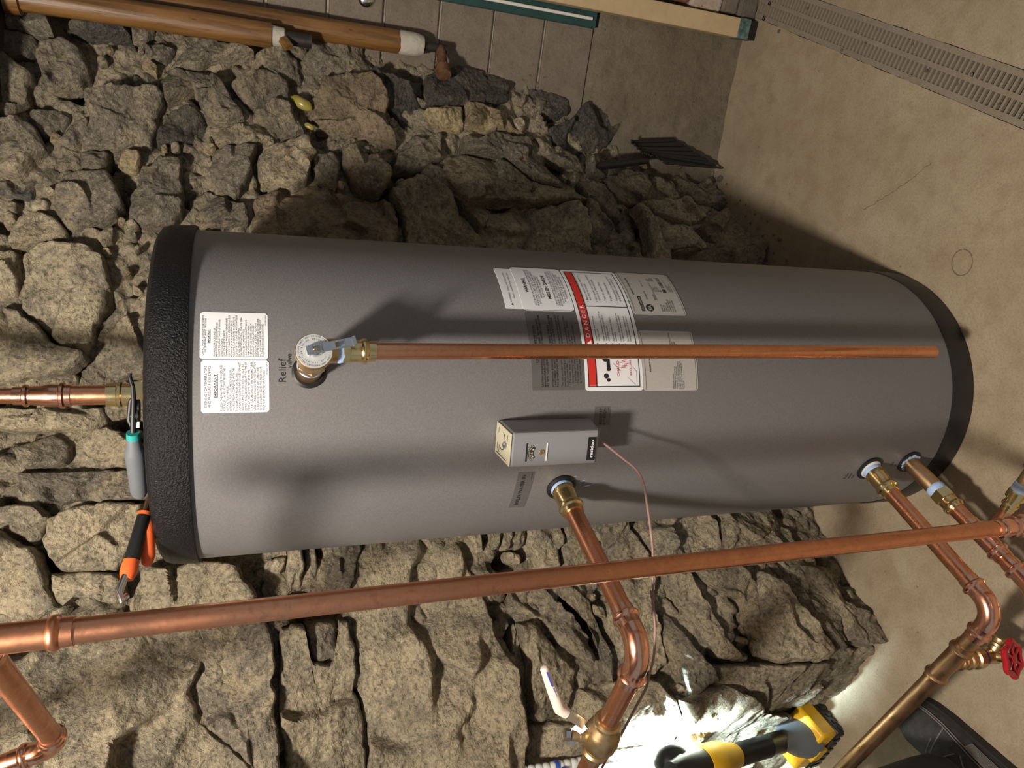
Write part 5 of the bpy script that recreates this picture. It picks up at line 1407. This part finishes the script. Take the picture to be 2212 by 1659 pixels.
# ================================================================ CORNER: WRAPPED PIPES, POST, PIER
M['dark_brown'] = plain('dark_brown_matte', (.030, .022, .014), .8, nz=.5, nscale=8)
zc = lambda px, py, off: blk(px, py, off)
def vpipe(px0, py0, px1, py1, off, r):
    w0, z0 = blk(px0, py0, off); w1, z1 = blk(px1, py1, off); return bw((w0 + w1) / 2, z0, off), bw((w0 + w1) / 2, z1, off)
t0, t1 = vpipe(470, 28, 905, 97, .045, .026)
m_w = thing('wrapped_pipe', t1, 'longer brown wrapped vertical pipe with white plaster end on block wall', 'pipe', 'brown wrapped pipes in the corner')
ptop = t1 * [1, 1, 0] + np.array([0, 0, 2.0]); zlo = t1[2]
def wrapped(base, z0, z1, r, root, seed, end):
    rg = np.random.RandomState(seed); m = MB(); zs_ = np.linspace(z0, z1, 60); n = 28; vs = []; fs = []
    for z in zs_:
        for k in range(n):
            a = 6.2832 * k / n; q = np.array([[math.cos(a) * 2, math.sin(a) * 2, z * 9 + seed]])
            rr = r * (1 + .035 * fbm(q, 3)[0]); vs.append((base[0] + rr * math.cos(a), base[1] + rr * math.sin(a), z))
    for i in range(59):
        for k in range(n): fs.append((i * n + k, i * n + (k + 1) % n, (i + 1) * n + (k + 1) % n, (i + 1) * n + k))
    fs.append(tuple(range(n))); fs.append(tuple(range(59 * n, 60 * n)))
    m.add(vs, fs); return m.build('paper_wrap', M['wrap'], root)
wrapped(t1, zlo + .04, 2.0, .0265, m_w, 3, 1)
m = MB(); m.lathe((t1[0], t1[1], zlo - .012), (0, 0, 1), [(0, .012), (.002, .022), (.014, .0255), (.026, .0272), (.058, .0275), (.066, .0255)], 28); m.build('plaster_end', M['plaster'], m_w)
m = MB(); m.lathe((t1[0], t1[1], zlo - .07), (0, 0, 1), [(0, .011), (.06, .011)], 16); m.build('iron_pipe', M['iron'], m_w)
qd = norm(np.array([-.75, -.25, 0])); qb = np.array([t1[0], t1[1], zlo - .055])
m = MB(); m.tube([qb, qb + qd * .03, qb + qd * .075], .0125, 14); m.lathe(qb + qd * .055, qd, [(0, .0125), (.002, .019), (.026, .019), (.028, .0125)], 16); m.build('rusty_elbow', M['rust'], m_w)
u0, u1 = vpipe(300, 46, 598, 66, .105, .026)
m_w2 = thing('wrapped_pipe', u1, 'shorter brown wrapped vertical pipe ending beside the top of the stones', 'pipe', 'brown wrapped pipes in the corner')
wrapped(u1, u1[2] + .012, 1.765, .0265, m_w2, 9, 1)
m = MB(); m.lathe((u1[0], u1[1], u1[2] - .018), (0, 0, 1), [(0, .017), (.003, .020), (.034, .022), (.036, .020)], 24); m.build('plaster_end', M['plaster'], m_w2)
m = MB(); m.lathe((u1[0], u1[1], u1[2] - .075), (0, 0, 1), [(0, .015), (.06, .015)], 20); m.build('iron_pipe', M['iron'], m_w2)
wc_ = np.array([u1[0] - .022, u1[1] - .020, u1[2] - .018]); m = MB(); m.box(wc_, (.014, .008, .008), [norm((.8, .3, .5)), norm((-.3, .8, .2)), norm((-.4, -.2, .9))]); tag(m.build('wood_wedge', M['wrap'], smooth=False, bevel=.002), 'small brown wood wedge under the shorter wrapped pipe', 'wedge')
m = MB(); e_ = np.array([u1[0], u1[1], 1.765]); m.lathe(e_, (0, 0, 1), [(0, .0275), (.002, .034), (.028, .036), (.030, .028), (.03, 0)], 28); m.build('wrap_flange', M['wrap'], m_w2)
m = MB(); m.box(bw(.25, 1.905, .12), (.55, .11, .10), [BD, BN, (0, 0, 1)]); tag(m.build('trim_1', M['dark_brown'], smooth=False, bevel=.004), kind='structure')  # dark brown bar across the corner, above the shorter wrapped pipe
# silver round fitting high on the block wall
w_, z_ = blk(790, -4, .0); m = MB(); m.lathe(bw(w_ - .001, z_, .004), BN, [(0, .020), (.004, .0205), (.008, .018), (.012, .010), (.013, 0)], 28); tag(m.build('silver_cover_disc', M['chrome']), 'small shiny silver disc fixed to the block wall', 'fitting')
# teal board with white strip
wt, zt3 = blk(1285, 62, .02)
m = MB(); m.box(bw(wt + .026, (zt3 + 2.0) / 2, .012), (.026, .012, (2.0 - zt3) / 2), [BD, BN, (0, 0, 1)]); tb_ = tag(m.build('teal_board', M['teal_paint'], smooth=False, bevel=.002), 'dark teal painted vertical board on block wall beside beige post', 'board')
ws, zs3 = blk(1279, 44, .03)
m = MB(); m.lathe(bw(ws + .004, zs3, .029), (0, 0, 1), [(0, 0), (0, .0042), (1.2, .0042), (1.2, 0)], 16); tag(m.build('white_rod', M['white_plastic']), 'thin white vertical rod running down the teal board', 'rod')
# beige steel post
wp0, zp0 = blk(1590, 82, .06); wp1, _ = blk(1598, 47, .06)
post = thing('steel_post', bw((wp0 + wp1) / 2, 0, .05), 'beige painted steel post with chipped teal foot on the floor', 'post')
hwp = (wp1 - wp0) / 2 + .004; wcp = (wp0 + wp1) / 2 + .004
m = MB(); m.box(bw(wcp, 1.03, .052), (hwp, .022, .97), [BD, BN, (0, 0, 1)]); m.build('shaft', M['beige_paint'], post, smooth=False, bevel=.003)
m = MB(); m.box(bw(wcp, .044, .052), (hwp + .0006, .0226, .017), [BD, BN, (0, 0, 1)]); m.build('chipped_foot', M['chipped_paint'], post, smooth=False)
m = MB(); m.box(bw(wcp, .013, .050), (hwp * .98, .020, .014), [BD, BN, (0, 0, 1)]); m.build('dark_base', M['black'], post, smooth=False)  # black block filling the space between floor and chipped foot
# pier of stacked painted blocks in front of the post
wq, zq = blk(1612, 44, .16); pier = thing('block_pier', bw(wq, 0, .16), 'pier of stacked painted concrete blocks standing beside the drain', 'pier')
pc0 = atz(1632, 44, 0)
def pier_block(z0, z1, mat, grow=0.0, name='block'):
    m = MB(); m.box(pc0 + BD * (.14) + BN * (-.027) + np.array([0, 0, (z0 + z1) / 2]), (.135 + grow, .024 + grow * .3, (z1 - z0) / 2), [BD, BN, (0, 0, 1)]); return m.build(name, M[mat], pier, smooth=False, bevel=.008)
pier_block(0, .060, 'pier_grey', .006); pier_block(.061, .115, 'block', 0); pier_block(.116, .215, 'pier_pink', .003); pier_block(.216, .42, 'pier_red', -.004); pier_block(.421, 1.2, 'pier_red', -.004)

# ================================================================ DUSTPAN in the corner
dpn = thing('dustpan', atz(1558, 374, 0), 'black ribbed plastic dustpan leaning in the corner against stone wall', 'dustpan')
def bo_(px, py, off): return bw(*blk(px, py, off), off)
A = bo_(1560, 371, .066); Bp = bo_(1452, 299, .030); Dp = bo_(1366, 304, .055); E_ = bo_(1405, 345, .105); F_ = bo_(1440, 360, .105)
nu, nv = 26, 12; vs = []; fs = []
P00, P10, P01, P11 = bo_(1414, 338, .085), bo_(1556, 364, .066), Dp, Bp          # near rim, lip corner, back corner, far lip corner
for i in range(nu + 1):
    for j in range(nv + 1):
        a, c = i / nu, j / nv
        p = (1 - a) * (1 - c) * P00 + a * (1 - c) * P10 + (1 - a) * c * P01 + a * c * P11
        nrm_ = norm(np.cross(P10 - P00, P01 - P00)); 
        if nrm_ @ (CAM - p) < 0: nrm_ = -nrm_
        rib = .0022 * math.cos(c * nv * math.pi * 2 / 2)
        dish = -.010 * math.sin(math.pi * min(1, c * .9 + .1)) * (1 - a) 
        vs.append(p + nrm_ * (rib + dish))
for i in range(nu):
    for j in range(nv): fs.append((i * (nv + 1) + j, (i + 1) * (nv + 1) + j, (i + 1) * (nv + 1) + j + 1, i * (nv + 1) + j + 1))
m = MB(); m.add(vs, fs); m.build('pan', M['black'], dpn, solid=.003)
m = MB(); edge = [np.array(vs[i * (nv + 1)]) for i in range(nu + 1)]
q = norm(P00 - P01)
for i in range(nu):
    a_, c_ = edge[i], edge[i + 1]; h0, h1 = .032 * (1 - i / nu) + .006, .032 * (1 - (i + 1) / nu) + .006
    m.add([a_, c_, c_ + q * h1 + norm(CAM - a_) * .006, a_ + q * h0 + norm(CAM - a_) * .006], [(0, 1, 2, 3)])
m.build('side_wall', M['black'], dpn, solid=.003)
m = MB(); bk_ = [np.array(vs[j]) for j in range(nv + 1)]
for j in range(nv):
    m.add([bk_[j], bk_[j + 1], bk_[j + 1] + norm(CAM - bk_[j]) * .03 - norm(P10 - P00) * .008, bk_[j] + norm(CAM - bk_[j]) * .03 - norm(P10 - P00) * .008], [(0, 1, 2, 3)])
m.build('back_wall', M['black'], dpn, solid=.003)
m = MB()
for j in range(6):
    p_ = np.array(vs[2 * (nv + 1) + j]) ; m.tube([p_, p_ + norm(CAM - p_) * .018 + (P10 - P00) * .02], .0016, 6)
    p_ = np.array(vs[(3 + j * 2) * (nv + 1)]); m.tube([p_ + norm(CAM - p_) * .002, p_ + norm(CAM - p_) * .007 + q * .024 * (1 - (3 + j * 2) / nu)], .0014, 6)
m.build('ribs', M['black'], dpn)['kind'] = 'stuff'
h0_, h1_ = bo_(1396, 347, .105), bo_(1290, 359, .15)
m = MB(); m.tube([h0_ * .8 + P00 * .2, h0_, h0_ * .5 + h1_ * .5, h1_ * .9 + h0_ * .1, h1_], [.006, .009, .0115, .0115, .007], 14); m.build('handle', M['black'], dpn)

# ================================================================ SMALL THINGS
# yellow lumps in a wall cavity
for (px, py, sc2, lab_) in ((650, 226, .026, 'larger yellow plastic lump stuck in a gap of the stone wall'), (668, 276, .012, 'smaller yellow plastic lump below the larger one in the stone wall')):
    s_, z_ = wall_sz(px, py); c = wp(s_, z_, float(nf(s_, z_)) - .006)
    bm = bmesh.new(); bmesh.ops.create_icosphere(bm, subdivisions=3, radius=1.0)
    for v in bm.verts:
        q = np.array(v.co); k = 1 + .18 * fbm(np.array([q * 1.5 + px]), 2)[0]
        v.co = Vector(q * k * np.array([.55, .5, 1.0]) * sc2)
    me = bpy.data.meshes.new('yellow_lump'); bm.to_mesh(me); bm.free()
    me.polygons.foreach_set('use_smooth', [True] * len(me.polygons)); me.materials.append(M['olive'] if 'olive' in M else plain('olive_yellow_plastic', (.30, .25, .055), .3))
    M['olive'] = me.materials[0]
    o = bpy.data.objects.new('yellow_lump', me); COL.objects.link(o); o.location = tuple(c); o.rotation_euler = (0, .5, .3); tag(o, lab_, 'plastic lump')
# flexible conduit at the picture's lower edge, with a clip
cA, cB = np.array(wall_sz(985, 1668)), np.array(wall_sz(1300, 1622))
m = MB(); ptsx = []; rads = []
for i in range(120):
    t = -.6 + 1.9 * i / 119; s_, z_ = cA * (1 - t) + cB * t; ptsx.append(wp(s_, z_, float(nf(s_, z_)) - .052)); rads.append(.0105 + .0016 * math.sin(i * 2.1))
m.tube(ptsx, rads, 14); fl = tag(m.build('flexible_conduit', M['white_plastic']), 'pale ribbed flexible conduit running along the lower left stones', 'conduit')
s_, z_ = cA * .42 + cB * .58; q = wp(s_, z_, float(nf(s_, z_)) - .052); cd = norm(ptsx[60] - ptsx[50])
m = MB(); m.lathe(q - cd * .004, cd, [(0, .0130), (.008, .0130)], 16); m.box(q + np.array([0, -.012, -.012]), (.003, .006, .004)); m.build('clip', M['blue_seal'], fl)
# pebbles and crumbs of mortar
rg = random.Random(12); pm_ = []
for k in range(5):
    bm = bmesh.new(); bmesh.ops.create_icosphere(bm, subdivisions=2, radius=1.0)
    for v in bm.verts:
        q = np.array(v.co); v.co = Vector(q * (1 + .35 * fbm(np.array([q * 1.7 + k * 9]), 2)[0]) * np.array([1, .8, .6]))
    me = bpy.data.meshes.new('pebble'); bm.to_mesh(me); bm.free(); me.materials.append(M['pebble'] if 'pebble' in M else stone_mat('pale_mortar_crumb', (.60, .54, .44), (.50, .45, .36), (.36, .31, .24), .5)); M['pebble'] = me.materials[0]; pm_.append(me)
def pebble(p, r, label, group=None):
    o = bpy.data.objects.new('pebble', rg.choice(pm_)); COL.objects.link(o); o.scale = (r, r, r); o.location = (float(p[0]), float(p[1]), float(p[2]) + r * .5); o.rotation_euler = (0, 0, rg.random() * 6); tag(o, label, 'pebble', group)
pebble(atz(1558, 387, 0), .012, 'palest and largest mortar chip on floor at the lip of the dustpan')
pebble(atz(1686, 516, 0), .0065, 'pale mortar chip on floor beyond the base corner stone')
pebble(atz(1684, 68, 0), .0055, 'single white chip on floor beside the pier and drain')
gp = 'mortar crumbs strewn along the wall foot'
for (px, py) in ((1628, 462), (1645, 470), (1660, 480), (1640, 492), (1652, 505), (1668, 508), (1600, 430), (1612, 446), (1672, 545), (1655, 560), (1675, 566), (1700, 560), (1690, 540), (1625, 480), (1610, 470), (1590, 440), (1580, 420), (1570, 400), (1640, 520), (1660, 535)):
    pebble(atz(px + rg.uniform(-4, 4), py + rg.uniform(-4, 4), 0), rg.uniform(.002, .0045), 'tiny crumb of mortar strewn on the floor along the stone wall foot', gp)
gp2 = 'pale crumbs scattered on the drain'
for (px, py) in ((1744, 18), (1850, 68), (1846, 96), (1870, 92), (2003, 153), (2068, 182), (1820, 108), (1972, 96), (1964, 88), (2100, 160), (2158, 224)):
    pebble(atz(px, py, .001), rg.uniform(.002, .004), 'tiny pale crumb lying on the slotted drain grate', gp2)
# hairline crack and round patch in the floor
def crack(pts, wd, label):
    P_ = [atz(x, y, 0) for x, y in pts]; Q_ = []
    for a, c in zip(P_[:-1], P_[1:]):
        for t in np.linspace(0, 1, 8, endpoint=False): Q_.append(a * (1 - t) + c * t + np.array([rg.uniform(-.002, .002), rg.uniform(-.002, .002), 0]))
    m = MB(); vs = []
    for i, p in enumerate(Q_):
        d = norm(Q_[min(i + 1, len(Q_) - 1)] - Q_[max(i - 1, 0)]); n_ = np.array([-d[1], d[0], 0]); w2 = wd * rg.uniform(.4, 1.2)
        vs += [p + n_ * w2 + np.array([0, 0, .0004]), p - n_ * w2 + np.array([0, 0, .0004])]
    m.add(vs, [(2 * i, 2 * i + 1, 2 * i + 3, 2 * i + 2) for i in range(len(Q_) - 1)]); m.build('crack', M['crack'], floor, smooth=False, fix=False)
M['crack'] = plain('dark_crack', (.17, .12, .075), .9)
crack([(1868, 452), (1890, 440), (1920, 420), (1950, 400), (1975, 382), (1998, 362), (2012, 352)], .0009, '')
pc_ = atz(2078, 567, 0); m = MB(); m.tube([pc_ + np.array([.026 * math.cos(t), .022 * math.sin(t), -.0004]) for t in np.linspace(0, 6.1, 40)], .0013, 6); m.build('round_patch_rim', M['crack'], floor)
